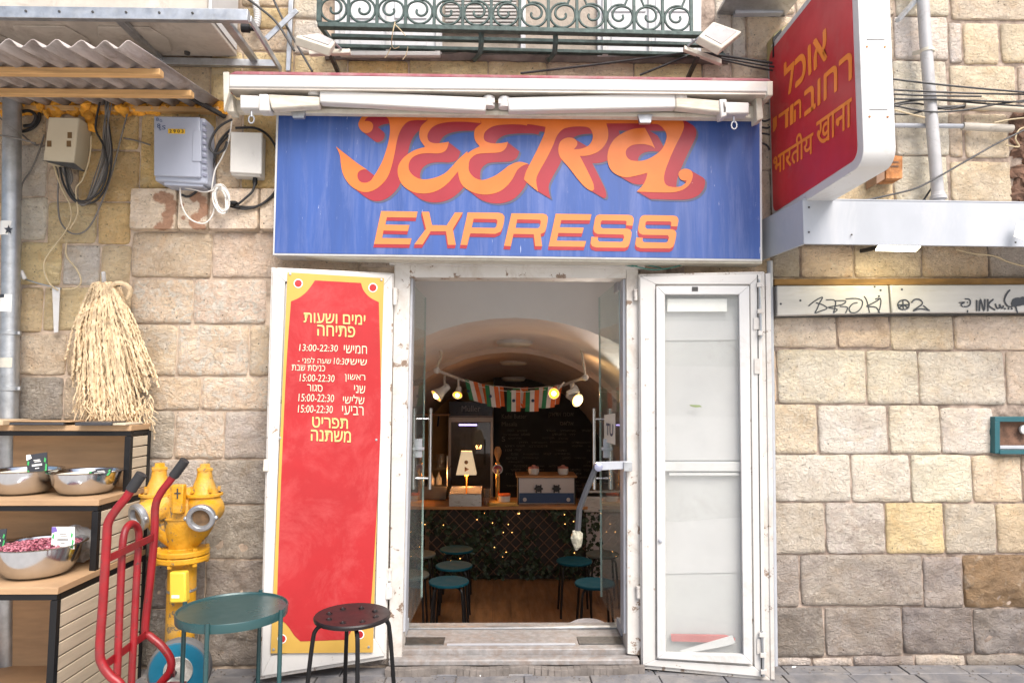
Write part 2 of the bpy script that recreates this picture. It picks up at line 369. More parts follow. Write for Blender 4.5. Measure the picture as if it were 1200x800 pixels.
def text_mesh(s, bold=0., shear=0., spacing=1.):
    key = (s, bold, shear, spacing)
    if key in _tc: return _tc[key]
    cu = bpy.data.curves.new('tmp', 'FONT'); cu.body = s; cu.size = 1; cu.offset = bold; cu.shear = shear; cu.resolution_u = 3; cu.space_character = spacing
    ob = bpy.data.objects.new('tmp', cu); COL.objects.link(ob)
    dg = bpy.context.evaluated_depsgraph_get(); me = bpy.data.meshes.new_from_object(ob.evaluated_get(dg))
    vs = [v.co.copy() for v in me.vertices]; me.calc_loop_triangles(); fs = [tuple(p.vertices) for p in me.loop_triangles if p.area > 1e-9]
    bpy.data.objects.remove(ob); bpy.data.curves.remove(cu); bpy.data.meshes.remove(me)
    x0 = min(v.x for v in vs); x1 = max(v.x for v in vs); y0 = min(v.y for v in vs); y1 = max(v.y for v in vs)
    vs = [((v.x-x0)/(x1-x0), (v.y-y0)/(y1-y0)) for v in vs]
    _tc[key] = (vs, fs); return _tc[key]
def put_text(mb, s, bl, br, tl, **k):
    """fit a string into the parallelogram bottom-left, bottom-right, top-left"""
    bold = k.pop('bold', 0); vs, fs = text_mesh(s, **k); bl, br, tl = Vector(bl), Vector(br), Vector(tl)
    U, V = br-bl, tl-bl; nn = U.cross(V).normalized(); h = V.length*bold*1.6
    for i, (dx, dy) in enumerate(((0,0),(1,0),(-1,0),(0,1),(0,-1),(.7,.7),(-.7,-.7)) if bold else ((0,0),)):
        mb.add([bl+U*a+V*b+(U.normalized()*dx+V.normalized()*dy)*h+nn*(i*.00016) for a, b in vs], fs)
    return mb
def ppx_text(mb, s, pl, q, off=.0015, **k):
    """q: x0, y0, x1, y1 with optional slant dy of the right end"""
    x0, y0, x1, y1 = q[:4]; dy = q[4] if len(q) > 4 else 0; dx = q[5] if len(q) > 5 else 0
    return put_text(mb, s, pl(x0+dx, y1, off), pl(x1+dx, y1+dy, off), pl(x0, y0, off), **k)

# ------------------------------------------------------------------ the ground
g = MB(); g.box(-40, 40, -40, -1.05, -.2, -.004)
g.box(-40, -3.4, -1.05, .3, -.2, -.004); g.box(3.4, 40, -1.05, .3, -.2, -.004)
struct('street', g, M('pale worn street', (.50, .48, .45), .85, var=.15, vs=3, bump=.3))
bed = MB(); bed.box(-3.4, 3.4, -1.05, .02, -.2, -.012)
pav = struct('pavement', bed, CONC)
row_y = [-.0, -.115, -.34, -.58, -.82, -1.05]
for r in range(5):
    y1, y0 = row_y[r]-.004, row_y[r+1]+.004
    x = -3.4 + random.random()*.1 + (r % 2)*.13
    while x < 3.35:
        wd = random.uniform(.30, .36); b = MB(); h = random.uniform(-.003, .003)
        b.box(x+.003, min(x+wd, 3.4)-.003, y0, y1, -.1, h)
        part('paving_stone', b, PAVE, pav, bev=.004); x += wd

# ------------------------------------------------------------------ the building: mortar wall with stones
bld = thing('stone_building', 'old stone building front with rough limestone blocks around the open shop doorway', 'building', (0, 0, 0))
DL = PY(466, 500, 0).x; DR = PY(746, 500, 0).x; DT = PY(600, 316, 0).z
wl = MB(); wl.box(-3.6, DL, .001, .30, -.1, 4.4); wl.box(DL, DR, .001, .30, DT, 4.4)
wl.box(DL, DR, .06, .30, -.46, .05)
wall = part('wall', wl, MORTAR, bld, smooth=False)
part('wall', MB().box(DR, 3.6, .002, .30, -.1, 4.4), M('dark brown mortar', (.36, .29, .24), .95, var=.5, vs=12, bump=.8, bs=45, spec=.1, dirt=.6, dirtc=(.07, .05, .04)), bld, smooth=False)
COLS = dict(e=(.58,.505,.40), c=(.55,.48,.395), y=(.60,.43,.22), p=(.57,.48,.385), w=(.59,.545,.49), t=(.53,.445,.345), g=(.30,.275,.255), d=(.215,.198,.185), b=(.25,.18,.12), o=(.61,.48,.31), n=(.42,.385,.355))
def stone(x0, y0, x1, y1, c='c', wh=.0, amp=.007, proud=.008, mat=None, jag=.0048, back=.03):
    x0 -= .35; x1 += .35; y0 -= .35; y1 += .35
    a = PY(x0, y1, 0); b = PY(x1, y0, 0)
    z0 = PY((x0+x1)/2, y1, 0).z; z1 = PY((x0+x1)/2, y0, 0).z; X0 = PY(x0, (y0+y1)/2, 0).x; X1 = PY(x1, (y0+y1)/2, 0).x
    W, H = X1-X0, z1-z0; sd = Vector((random.random()*50, random.random()*50, 3))
    def divs(T):
        k_ = max(2, int(T/.02)); return [0, .0022, .006] + [.006+(T-.012)*i/k_ for i in range(1, k_)] + [T-.006, T-.0022, T]
    us, vv = divs(W), divs(H); nx, nz = len(us)-1, len(vv)-1
    vs = []; fs = []
    for j in range(nz+1):
        for i in range(nx+1):
            x = X0+us[i]; z = z0+vv[j]; u, v = us[i]/W, vv[j]/H
            e = min(us[i], W-us[i], vv[j], H-vv[j]); k = min(1, e/.0055)**.5
            q = Vector((x, 0, z))*9+sd
            n = noise.fractal(q, .8, 2., 6) + .25*noise.noise(q*.35) + 1.1*abs(noise.noise(q*2.2)) + .7*noise.noise(q*6)
            jx = noise.noise(Vector((x*14, z*14, sd.x)))*jag; jz = noise.noise(Vector((x*14, z*14, sd.y)))*jag
            if e > .007: jx *= .3; jz *= .3
            cr_ = max(0, .02 - math.hypot(min(us[i], W-us[i]), min(vv[j], H-vv[j])))/.02
            vs.append((x+jx+(.5-u)*.009*cr_, .006*(1-k) - proud*k - n*amp*(.35+.65*min(1, e/.03))*k, z+jz+(.5-v)*.009*cr_))
    o = len(vs)
    for j in range(nz):
        for i in range(nx):
            s = j*(nx+1)+i; fs.append((s, s+1, s+nx+2, s+nx+1))
    per = [i for i in range(nx+1)] + [j*(nx+1)+nx for j in range(1, nz+1)] + [nz*(nx+1)+i for i in range(nx-1, -1, -1)] + [j*(nx+1) for j in range(nz-1, 0, -1)]
    for p in per: v = vs[p]; vs.append((v[0], back, v[2]))
    m = len(per); fs += [(per[i], per[(i+1) % m], o+(i+1) % m, o+i) for i in range(m)]
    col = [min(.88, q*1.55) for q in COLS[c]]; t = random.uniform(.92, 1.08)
    ob = part('stone', MB().add(vs, fs), mat or STONE, wall, ang=60, color=(col[0]*t, col[1]*t*random.uniform(.98, 1.01), col[2]*t*random.uniform(.94, 1.06), wh))
    return ob
S = [ # left, rough golden part
(-40,96,22,168,'t'),(25,125,54,168,'t'),(57,122,102,192,'t'),(104,122,163,175,'y'),(166,122,206,221,'y'),(208,122,252,221,'y'),(254,122,283,221,'t'),(285,122,330,221,'y'),
(-40,170,22,230,'t'),(25,170,55,230,'w',.3),(57,195,91,236,'t'),(93,178,163,236,'y'),(25,232,55,281,'w',.3),(57,238,113,285,'o'),(116,238,153,286,'y'),(-40,232,22,281,'o'),
(-40,284,22,334,'c'),(25,284,72,334,'o'),(75,288,117,334,'w'),(119,288,153,334,'o'),(-40,337,22,388,'t'),(25,337,50,389,'o'),(52,337,111,387,'o'),(114,337,153,385,'t'),
(-40,391,22,440,'n'),(24,392,78,439,'c',0,.016),(80,390,112,440,'t'),(114,388,153,440,'c'),(-40,442,22,492,'g'),(24,442,74,492,'g',.3),(76,442,112,492,'c'),(114,442,153,492,'c'),
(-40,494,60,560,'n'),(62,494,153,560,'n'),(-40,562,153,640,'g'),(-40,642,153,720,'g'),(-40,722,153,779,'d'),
# dressed section beside the door
(155,273,248,325,'p',.25),(250,273,330,325,'p',.2),(155,328,226,379,'p',.85),(228,328,312,379,'p',.95),(155,381,207,440,'p',.6),(209,381,291,440,'p',.95),(293,381,316,440,'p',.5),
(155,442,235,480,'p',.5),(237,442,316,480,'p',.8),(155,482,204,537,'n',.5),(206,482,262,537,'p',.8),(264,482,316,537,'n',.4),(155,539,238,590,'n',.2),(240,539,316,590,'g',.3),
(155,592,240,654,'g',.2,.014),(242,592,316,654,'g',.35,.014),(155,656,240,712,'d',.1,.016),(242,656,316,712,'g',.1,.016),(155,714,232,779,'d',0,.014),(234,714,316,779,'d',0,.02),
(318,330,395,420,'p'),(397,330,462,420,'p'),(318,422,462,520,'p'),(318,522,462,640,'g'),(318,642,462,779,'g'),
# between sign and door head
(318,290,420,327,'t',0,.005),(422,290,560,314,'c',0,.005),(562,290,700,314,'t',0,.005),(702,290,800,314,'c',0,.005),(802,290,903,327,'t',0,.005),
(466,240,600,288,'c'),(602,240,748,288,'c'),(330,200,464,288,'c'),(750,200,903,288,'c'),(330,122,464,198,'c'),(466,122,748,238,'c'),(750,122,903,198,'c'),
# above the awning
(-40,40,60,94,'t'),(62,60,160,120,'t'),(162,74,246,120,'t'),(248,62,283,120,'o'),(285,-60,343,8,'c'),(285,10,343,34,'o'),(285,36,343,60,'c'),(285,62,343,120,'o'),(345,-60,376,22,'w'),(345,24,376,64,'w'),(345,66,406,120,'o'),
(408,72,478,120,'y'),(480,70,571,120,'o'),(573,71,640,120,'o'),(642,72,742,120,'t'),(744,73,822,120,'o'),(824,74,856,120,'c'),
(838,-60,856,72,'w'),(858,18,873,68,'w'),(875,20,930,70,'c'),(932,20,1046,70,'c'),(858,71,930,120,'c'),(932,72,1046,120,'c'),(858,-60,930,16,'c'),(932,-60,1046,18,'c'),
(905,122,960,186,'c'),(962,122,1046,186,'o'),(905,188,964,236,'o'),(966,188,1046,238,'o'),(905,238,1000,284,'t'),(1002,240,1100,284,'t'),(1102,240,1230,284,'t'),
(1048,-60,1110,19,'w'),(1048,21,1110,70,'w'),(1048,72,1110,182,'w'),(1048,184,1110,238,'w'),
(1113,-60,1260,24,'e'),(1112,27,1126,74,'w'),(1129,28,1169,75,'e'),(1173,29,1260,74,'e'),(1113,78,1189,130,'e'),(1193,78,1260,130,'c'),(1112,133,1127,184,'c'),(1131,134,1181,185,'e'),(1114,190,1184,237,'e'),
# right wall
(904,287,936,325,'n'),(938,287,999,325,'t'),(1001,287,1079,325,'c'),(1081,287,1157,325,'t'),(1159,287,1260,325,'n'),
(904,327,980,368,'c'),(982,327,1043,368,'c'),(1045,327,1117,368,'c'),(1119,327,1260,368,'c'),
(904,370,979,407,'c',.2),(981,370,1042,407,'t',.1),(1044,370,1116,410,'c',.1),(1118,370,1260,410,'c',.1),
(904,410,909,472,'p'),(911,410,1014,472,'w',.5),(1016,411,1075,473,'w',.3),(1077,412,1176,474,'w',.3),(1179,412,1260,474,'c',.2),
(904,474,957,531,'c',.4),(959,475,1039,531,'w',.3),(1042,475,1101,531,'w',.2),(1103,478,1163,531,'w',.3),
(904,533,996,587,'w',.5),(998,533,1066,587,'w',.3),(1068,533,1138,588,'w',.2),(1140,534,1196,588,'c'),(1198,533,1260,588,'t'),
(904,589,966,648,'n',.35),(968,589,1036,648,'n',.6),(1038,589,1105,648,'o'),(1107,590,1166,648,'n',.1),(1168,590,1260,647,'t'),
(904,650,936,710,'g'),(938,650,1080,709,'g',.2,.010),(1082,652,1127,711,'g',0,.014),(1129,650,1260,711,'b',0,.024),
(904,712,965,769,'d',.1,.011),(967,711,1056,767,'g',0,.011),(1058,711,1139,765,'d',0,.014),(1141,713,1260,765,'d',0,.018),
(904,770,950,779,'n'),(952,770,998,779,'n'),(1000,768,1070,779,'g'),(1072,767,1130,779,'n'),(1132,767,1260,779,'g')]
for s in S: stone(*s)
# painted lintel stones, proud of the wall; their red brown paint marks are in the material
LINT = stone_mat('painted limestone', .35, .7)
_t = LINT.node_tree; _p = _t.nodes['Principled BSDF']; _src = _p.inputs['Base Color'].links[0].from_socket
_lc = _t.nodes.new('ShaderNodeTexCoord'); _nz = _t.nodes.new('ShaderNodeTexNoise'); _nz.inputs['Scale'].default_value = 38; _nz.inputs['Detail'].default_value = 6; _nz.inputs['Roughness'].default_value = .75
_t.links.new(_lc.outputs['Object'], _nz.inputs['Vector']); acc = None
for cx, cy, r in ((184,231,4),(190,231,5),(196,233,5),(199,239,5),(199,246,5),(194,251,4),(196,257,5),(194,263,5),(188,266,5),(183,267,3),(226,231,4),(232,230,4),(237,234,4),(239,241,4),(238,248,4),(234,252,3),(229,255,4),(226,261,4),(230,266,4),(236,266,4),(213,240,2),(214,255,2)):
    c = PY(cx, cy, -.053); vd = _t.nodes.new('ShaderNodeVectorMath'); vd.operation = 'DISTANCE'; _t.links.new(_lc.outputs['Object'], vd.inputs[0]); vd.inputs[1].default_value = c
    dv = _t.nodes.new('ShaderNodeMath'); dv.operation = 'DIVIDE'; _t.links.new(vd.outputs['Value'], dv.inputs[0]); dv.inputs[1].default_value = r*.0052
    if acc is None: acc = dv.outputs[0]
    else:
        mn = _t.nodes.new('ShaderNodeMath'); mn.operation = 'MINIMUM'; _t.links.new(acc, mn.inputs[0]); _t.links.new(dv.outputs[0], mn.inputs[1]); acc = mn.outputs[0]
_ad = _t.nodes.new('ShaderNodeMath'); _ad.operation = 'MULTIPLY_ADD'; _t.links.new(_nz.outputs[0], _ad.inputs[0]); _ad.inputs[1].default_value = 1.9; _t.links.new(acc, _ad.inputs[2])
_rp = _t.nodes.new('ShaderNodeValToRGB'); _rp.color_ramp.elements[0].position = .46; _rp.color_ramp.elements[0].color = (.85,.85,.85,1); _rp.color_ramp.elements[1].position = .56; _rp.color_ramp.elements[1].color = (0,0,0,1)
_dv = _t.nodes.new('ShaderNodeMath'); _dv.operation = 'DIVIDE'; _t.links.new(_ad.outputs[0], _dv.inputs[0]); _dv.inputs[1].default_value = 4.3; _t.links.new(_dv.outputs[0], _rp.inputs[0])
_mx = _t.nodes.new('ShaderNodeMix'); _mx.data_type = 'RGBA'; _t.links.new(_rp.outputs[0], _mx.inputs[0]); _t.links.new(_src, _mx.inputs[6]); _mx.inputs[7].default_value = (.45, .23, .14, 1); _t.links.new(_mx.outputs[2], _p.inputs['Base Color'])
for x0, x1, c in ((157,211,'e'),(212.5,247.5,'e'),(249,306,'e'),(307.5,330,'e')):
    stone(x0, 223, x1, 271, c, 0, .004, .045, jag=.002, back=.0, mat=LINT)
# window above the balcony, part of the building
win = part('window', MB().rect(392,-70,518,64,-.045,.05), OWHITE, bld, bev=.004)
part('frame', MB().rect(398,-70,404,62,-.06,.02).rect(452,-70,456,62,-.06,.02).rect(510,-70,516,62,-.06,.02).rect(398,60,516,65,-.065,.03), CLEANW, win, bev=.003)
for a in (410, 462):
    part('panel', MB().rect(a,28,a+38,54,-.052,.012), OWHITE, win, bev=.004); part('panel', MB().rect(a,-60,a+38,22,-.052,.012), OWHITE, win, bev=.004)
win2 = part('window', MB().rect(516,-70,722,66,-.02,.04), TINTB, bld)
for i in range(16):
    y = -30+i*4.1; part('slat', MB().rect(522,y,605,y+2.2,-.045,.02), M('grey blind slat', (.42,.40,.38), .6), win2)
part('frame', MB().rect(610,-70,616,60,-.06,.04).rect(518,31,612,36,-.055,.03), OWHITE, win2, bev=.003)
win3 = part('window', MB().rect(700,-70,822,66,-.045,.05), OWHITE, bld, bev=.004)
part('frame', MB().rect(706,-70,713,64,-.062,.02).rect(760,-70,764,64,-.062,.02).rect(812,-70,818,64,-.062,.02), CLEANW, win3, bev=.003)
part('panel', MB().rect(716,20,757,50,-.052,.012), OWHITE, win3, bev=.004); part('panel', MB().rect(768,20,808,50,-.052,.012), OWHITE, win3, bev=.004)
part('panel', MB().rect(716,-60,757,14,-.052,.012), OWHITE, win3, bev=.004); part('panel', MB().rect(768,-60,808,14,-.052,.012), OWHITE, win3, bev=.004)
led = MB()
pts = [PY(x, 0, 0).x for x in (384, 850)]
zt = PY(600, 64, 0).z; zb = PY(600, 74, 0).z
n = 60; vs = []; fs = []
for i in range(n+1):
    x = pts[0]+(pts[1]-pts[0])*i/n
    for (y, z) in ((.02, zt), (-.03, zt), (-.04, (zt+zb)/2), (-.02, zb), (.02, zb)):
        q = noise.noise(Vector((x*9, y*30, z*9)))*.02; vs.append((x, y-abs(q), z+q*.6 if z != zt else z))
for i in range(n):
    for k in range(4): fs.append((i*5+k, i*5+k+1, i*5+k+6, i*5+k+5))
part('ledge', led.add(vs, fs), CONC, bld)
# broken masonry hole at the right edge
hole = MB()
for i in range(60):
    hole.ball(PY(random.uniform(1190, 1230), random.uniform(138, 240), .0), random.uniform(.03, .055), 12, (1, .45, .8))
hole.v = [v+Vector((noise.noise(v*30), noise.noise(v*30+Vector((9,0,0))), noise.noise(v*30+Vector((0,9,0)))))*.02 for v in hole.v]
part('broken_masonry', hole, DBRICK, bld, smooth=False, kind='stuff')
# small niche with teal frame
nich = part('niche', MB().rect(1170,492,1232,528,-.012,.02), DBRICK, bld)
part('frame', MB().rect(1166,488,1236,494,-.045,.05).rect(1166,494,1172,531,-.045,.05).rect(1172,527,1236,532,-.05,.05), TEALB, nich, bev=.002)
part('sill', MB().rect(1172,522,1232,526,-.035,.03), GREYM, nich, bev=.002)
part('valve', MB().lathe([(.02,0),(.024,.006),(.024,.02),(.01,.026),(0,.026)], PY(1198,503,-.02), (0,-1,0)), CLEANW, nich)

# ------------------------------------------------------------------ room behind the door
CXr = PY(603, 400, 1.2).x
rm = MB(); FZ = -.46
def arch_pts(Y, r, ztop, n=28, down=FZ):
    cz = ztop - r; L = [(CXr-r, Y, down)]
    for k in range(n+1):
        a = math.pi*(1-k/n); L.append((CXr+r*math.cos(a), Y, cz+r*math.sin(a)))
    L.append((CXr+r, Y, down)); return L
def strip(A, B):
    n = len(A); rm_ = MB(); rm_.add(A+B, [(i, i+1, n+i+1, n+i) for i in range(n-1)]); return rm_
secs = [(1.2, 1.60, 1.97), (2.3, 1.60, 1.93), (3.4, 1.58, 1.90)]
v1 = MB()
for (a, b) in zip(secs, secs[1:]):
    A = arch_pts(*a); B = arch_pts(*b); v1.add(A+B, [(i, i+1, len(A)+i+1, len(A)+i) for i in range(len(A)-1)])
vault = struct('vaulted_ceiling', v1, PLASTV, ang=60)
v2 = MB(); secs2 = [(3.4, 1.50, 1.85), (4.8, 1.48, 1.80), (6.6, 1.45, 1.62)]
for (a, b) in zip(secs2, secs2[1:]):
    A = arch_pts(*a); B = arch_pts(*b); v2.add(A+B, [(i, i+1, len(A)+i+1, len(A)+i) for i in range(len(A)-1)])
A = arch_pts(3.4, 1.58, 1.90); B = arch_pts(3.4, 1.50, 1.85); v2.add(A+B, [(i, i+1, len(A)+i+1, len(A)+i) for i in range(len(A)-1)])
part('rear_vault', v2, M('vault plaster with painted lamplight', (.62, .52, .45), .75, var=.1, vs=3, bump=.5, bs=4), vault, ang=60)  # orange lamplight and weaker daylight are painted into this plaster colour
# front inner wall with the arch cut in it, recess walls and recess ceiling
tv = MB(); A = arch_pts(1.2, 1.60, 1.97); T = [(max(CXr-1.9, min(CXr+1.9, x)), 1.2, 2.5) for x, y, z in A]
tv.add(A+T, [(i, i+1, len(A)+i+1, len(A)+i) for i in range(len(A)-1)])
tv.add([(CXr-1.6,1.2,FZ),(CXr-1.6,.3,FZ),(CXr-1.6,.3,2.5),(CXr-1.6,1.2,2.5),(CXr+1.6,1.2,FZ),(CXr+1.6,.3,FZ),(CXr+1.6,.3,2.5),(CXr+1.6,1.2,2.5)], [(0,1,2,3),(4,5,6,7)])
tv.add([(CXr-1.9,.3,2.5),(CXr+1.9,.3,2.5),(CXr+1.9,1.2,2.5),(CXr-1.9,1.2,2.5)], [(0,1,2,3)])
tv.box(CXr-1.62,CXr-.72,.302,.33,FZ,2.49); tv.box(CXr+.74,CXr+1.62,.302,.33,FZ,2.49)
struct('room_wall', tv, PLAST, ang=30)
bk = MB(); bk.box(CXr-1.7, CXr+1.7, 6.6, 6.65, FZ, 2.2); struct('back_wall', bk, OCHRE)
fl = MB(); fl.box(CXr-1.62, CXr+1.62, .3, 6.62, FZ-.05, FZ-.008)
floor = struct('floor', fl, DKMET)
x = CXr-1.6; i = 0
while x < CXr+1.58:
    y = .302 - random.random()*.6
    while y < 3.6:
        b = MB().box(x+.001, x+.159, max(.302, y+.001), min(3.6, y+1.2), FZ-.006, FZ+random.uniform(-.0006, .0006)); part('plank', b, WOODF, floor); y += 1.2
    x += .16

# ceiling lamps
for (px, py, d, lb) in ((603, 404, 6.4, 'round cream ceiling lamp nearest the doorway'), (602, 426, 8.3, 'middle round ceiling lamp under the rear vault'), (602, 445, 9.8, 'farthest round ceiling lamp above the chalkboard')):
    c = PY(px, py, d-3.7); t = thing('ceiling_lamp', lb, 'ceiling lamp', c, 'round ceiling lamps along the vault')
    part('diffuser', MB().lathe([(0,-.022),(.10,-.022),(.15,-.012),(.165,.012)], c), CEILL, t); part('base', MB().lathe([(.17,.008),(.172,.04),(.16,.045),(0,.045)], c), CLEANW, t)
    part('bracket', MB().lathe([(.03,.045),(.03,.14)], c, n=10), CLEANW, t)

# ------------------------------------------------------------------ bar counter
BY = 3.4; bz = .28
cL = PY(470, 592, BY).x; cR = PY(688, 592, BY).x
bar = thing('bar_counter', 'low wooden bar counter fronted with diagonal lattice inside the shop', 'counter', ((cL+cR)/2, BY+.2, FZ))
part('counter_top', MB().box(cL-.25, cR, BY-.06, BY+.55, bz-.032, bz), WOODC, bar, bev=.004)
part('front_panel', MB().box(cL-.25, cR, BY+.03, BY+.05, FZ, bz-.034), M('dark panel', (.03,.022,.018), .7), bar)
lz0, lz1 = FZ+.02, bz-.045; hgt = lz1-lz0
def clip(xa, sgn):
    # 45-degree slat starting at xa on the lower rail
    L = hgt; xs = xa; xe = xa+sgn*L; za, ze = lz0, lz1
    a, b = cL-.2, cR-.01
    def cut(xs, za, xe, ze):
        if xs < a and xe < a or xs > b and xe > b: return None
        def at(x): return za+(ze-za)*(x-xs)/(xe-xs)
        if xs < a: za2 = at(a); xs, za = a, za2
        if xs > b: za2 = at(b); xs, za = b, za2
        if xe < a: ze2 = at(a) if abs(xe-xs)>1e-6 else ze; xe, ze = a, ze2
        if xe > b: ze2 = at(b) if abs(xe-xs)>1e-6 else ze; xe, ze = b, ze2
        return xs, za, xe, ze
    r = cut(xs, za, xe, ze)
    return r
for sgn, yy in ((1, BY), (-1, BY+.012)):
    x = cL-1.3
    while x < cR+1.3:
        r = clip(x, sgn)
        if r and math.hypot(r[2]-r[0], r[3]-r[1]) > .05:
            part('slat', MB().bar((r[0], yy, r[1]), (r[2], yy, r[3]), .008, .014, up=(0, 1, 0)), LATT, bar, smooth=False)
        x += .115
part('upright', MB().box(PY(508,0,BY).x-.02, PY(508,0,BY).x+.02, BY-.015, BY+.0, FZ, bz-.035), LATT, bar)
lv = MB(); fb = MB()
for i in range(1500):
    x = random.uniform(cL-.2, cR+.14); z = random.uniform(lz0, lz1)
    if noise.noise(Vector((x*3, z*4, 1))) < -.12 and x < cR-.2: continue
    c = Vector((x, BY-.02-random.random()*.05, z)); s = random.uniform(.014, .034)
    q = Matrix.Rotation(random.uniform(0, 6.3), 3, 'Y') @ Matrix.Rotation(random.uniform(-.9, .9), 3, 'X')
    pts = [(0,0,-1),(.45,-.1,-.45),(.95,-.1,-.2),(.5,0,.2),(.35,-.1,.85),(0,.15,.55),(-.35,-.1,.85),(-.5,0,.2),(-.95,-.1,-.2),(-.45,-.1,-.45)]
    lv.add([c+(q @ Vector(p))*s for p in pts], [(0,1,5),(1,2,3),(1,3,5),(3,4,5),(0,5,9),(9,5,7),(7,5,6),(7,8,9)])
gl = single('ivy_garland', lv, LEAF, 'dark green ivy climbing over the lattice of the bar front', 'ivy', kind='stuff', smooth=False)
for i in range(24):
    c = Vector((random.uniform(cL, cR-.1), BY-.06, random.uniform(lz0+.15, lz1))); fb.ball(c, .0045, 6)
single('fairy_lights', fb, FAIRY, 'tiny warm fairy lights scattered through the ivy on the bar front', 'fairy lights', kind='stuff')

# right part: steel table, pale panel
a = PY(684, 570, BY-.05); b = PY(752, 600, BY-.05)
t = thing('steel_table', 'steel work table with pale front panel at the end of the bar', 'table', ((a.x+b.x)/2, BY+.2, FZ))
part('tabletop', MB().box(a.x, b.x+.3, BY-.05, BY+.6, b.z, b.z+.16), BRUSH, t, bev=.004)
part('shelf', MB().box(a.x+.04, b.x+.3, BY-.08, BY+.5, b.z+.20, b.z+.225), BRUSH, t, bev=.003)
part('front_panel', MB().box(a.x+.03, b.x+.3, BY-.02, BY+.02, FZ, b.z-.002), M('pinkish white panel', (.55,.48,.46), .6), t)
def at_counter(px, py=592): return PY(px, py, BY+.08).x
CYB = BY+.08
# heat lamp on tray
c = Vector((at_counter(546), CYB+.05, bz))
t = thing('heat_lamp', 'lit pyramid shaped paper lamp on an orange stem above the food tray', 'lamp', c)
part('stem', MB().tube([c+Vector((0,.05,.0)), c+Vector((0,.05,.36))], .008), M('copper stem', (.7,.3,.08), .3, .8), t)
part('base', MB().lathe([(0,0),(.05,0),(.05,.012),(.01,.018)], c+Vector((0,.05,0))), BRUSH, t)
sh = MB(); z0, z1 = c.z+.30, c.z+.54; w0, w1 = .105, .055
sh.add([(c.x-w0,c.y-w0*.6,z0),(c.x+w0,c.y-w0*.6,z0),(c.x+w0,c.y+w0*.6+.05,z0),(c.x-w0,c.y+w0*.6+.05,z0),(c.x-w1,c.y-.02,z1),(c.x+w1,c.y-.02,z1),(c.x+w1,c.y+.06,z1),(c.x-w1,c.y+.06,z1)], [(0,1,5,4),(1,2,6,5),(2,3,7,6),(3,0,4,7)])
part('lamp_shade', sh, SHADE, t, smooth=False)
part('bulb', MB().ball(c+Vector((0,.05,.30)), .028, 10), BULBY, t)
part('badge', MB().lathe([(.02,0),(.02,.004),(0,.004)], c+Vector((0,-.05,.43)), (0,-1,.18), 14).lathe([(.03,0),(.02,.004),(0,.004)], c+Vector((0,-.062,.36)), (0,-1,.18), 3), RUST, t)
c = Vector((at_counter(546), CYB, bz))
t = thing('food_tray', 'square steel food warmer tray glowing orange under the paper lamp', 'tray', c)
tr = MB(); W = .165; tr.box(c.x-W,c.x+W,c.y-.14,c.y-.13,bz,bz+.12); tr.box(c.x-W,c.x+W,c.y+.22,c.y+.23,bz,bz+.15); tr.box(c.x-W,c.x-W+.01,c.y-.13,c.y+.22,bz,bz+.14); tr.box(c.x+W-.01,c.x+W,c.y-.13,c.y+.22,bz,bz+.14); tr.box(c.x-W+.01,c.x+W-.01,c.y-.13,c.y+.22,bz,bz+.03)
part('body', tr, BRUSH, t, bev=.003)
part('rim', MB().tube([(c.x-W,c.y-.14,bz+.122),(c.x+W,c.y-.14,bz+.122),(c.x+W,c.y+.23,bz+.152),(c.x-W,c.y+.23,bz+.152)], .006, 6, closed=True), STEEL, t)
# drinking glass
c = Vector((at_counter(571), CYB-.02, bz)); single('water_glass', MB().lathe([(0,.004),(.028,.004),(.036,.16),(.04,.16),(.032,0),(0,0)], c, n=16), CGLASS, 'clear tumbler catching orange light between the tray and the beer tap', 'glass')
# beer tap
c = Vector((at_counter(583), CYB+.02, bz)); t = thing('beer_tap', 'gold beer tap column with a round red badge', 'beer tap', c)
GOLD = M('gold plated tap', (.75,.48,.16), .2, 1.)
part('column', MB().lathe([(.045,0),(.05,.012),(.022,.03),(.022,.40),(.028,.42),(.014,.44),(0,.44)], c), GOLD, t)
part('spout', MB().tube(cr([c+Vector((0,-.02,.36)), c+Vector((0,-.08,.37)), c+Vector((0,-.10,.30))]), .010), GOLD, t)
bd = part('badge', MB().lathe([(.052,0),(.052,.012),(.042,.016),(0,.016)], c+Vector((0,-.03,.36)), (0,-1,0)), CLEANW, t)
part('face', MB().lathe([(.043,.017),(.04,.019),(0,.019)], c+Vector((0,-.03,.36)), (0,-1,0)), TRED, bd)
part('lettering', ppx_text(MB(), 'BEER', Plane(c+Vector((0,-.052,0)), (0,-1,0)), (579,549,587,552.5)), CLEANW, bd, smooth=False)
part('handle', MB().lathe([(.012,.44),(.02,.47),(.04,.52),(.04,.55),(.02,.59),(0,.59)], c), WOODC, t)
c = Vector((at_counter(589), CYB-.06, bz)); t = thing('menu_stack', 'stack of yellow napkins and booklets beside the beer tap', 'napkins', c)
for k, (w_, a_) in enumerate(((.15, .2), (.13, -.15), (.14, .05))):
    q = Matrix.Rotation(a_, 3, 'Z'); part('booklet', MB().prism([c+q@Vector((x, y, .012*k+.001)) for x, y in ((-w_,-.08),(w_,-.08),(w_,.1),(-w_,.1))], (0,0,.010)), M('yellow paper', (.65,.42,.12), .7), t)
c = Vector((at_counter(591), CYB-.04, bz+.037)); t = thing('ramekin', 'white ramekin standing on the yellow napkins', 'bowl', c)
part('body', MB().lathe([(0,.004),(.05,.004),(.055,.075),(.062,.075),(.058,0),(0,0)], c), CLEANW, t); part('band', MB().lathe([(.0595,.055),(.0625,.06),(.0632,.075),(.06,.078)], c), SAFF, t)
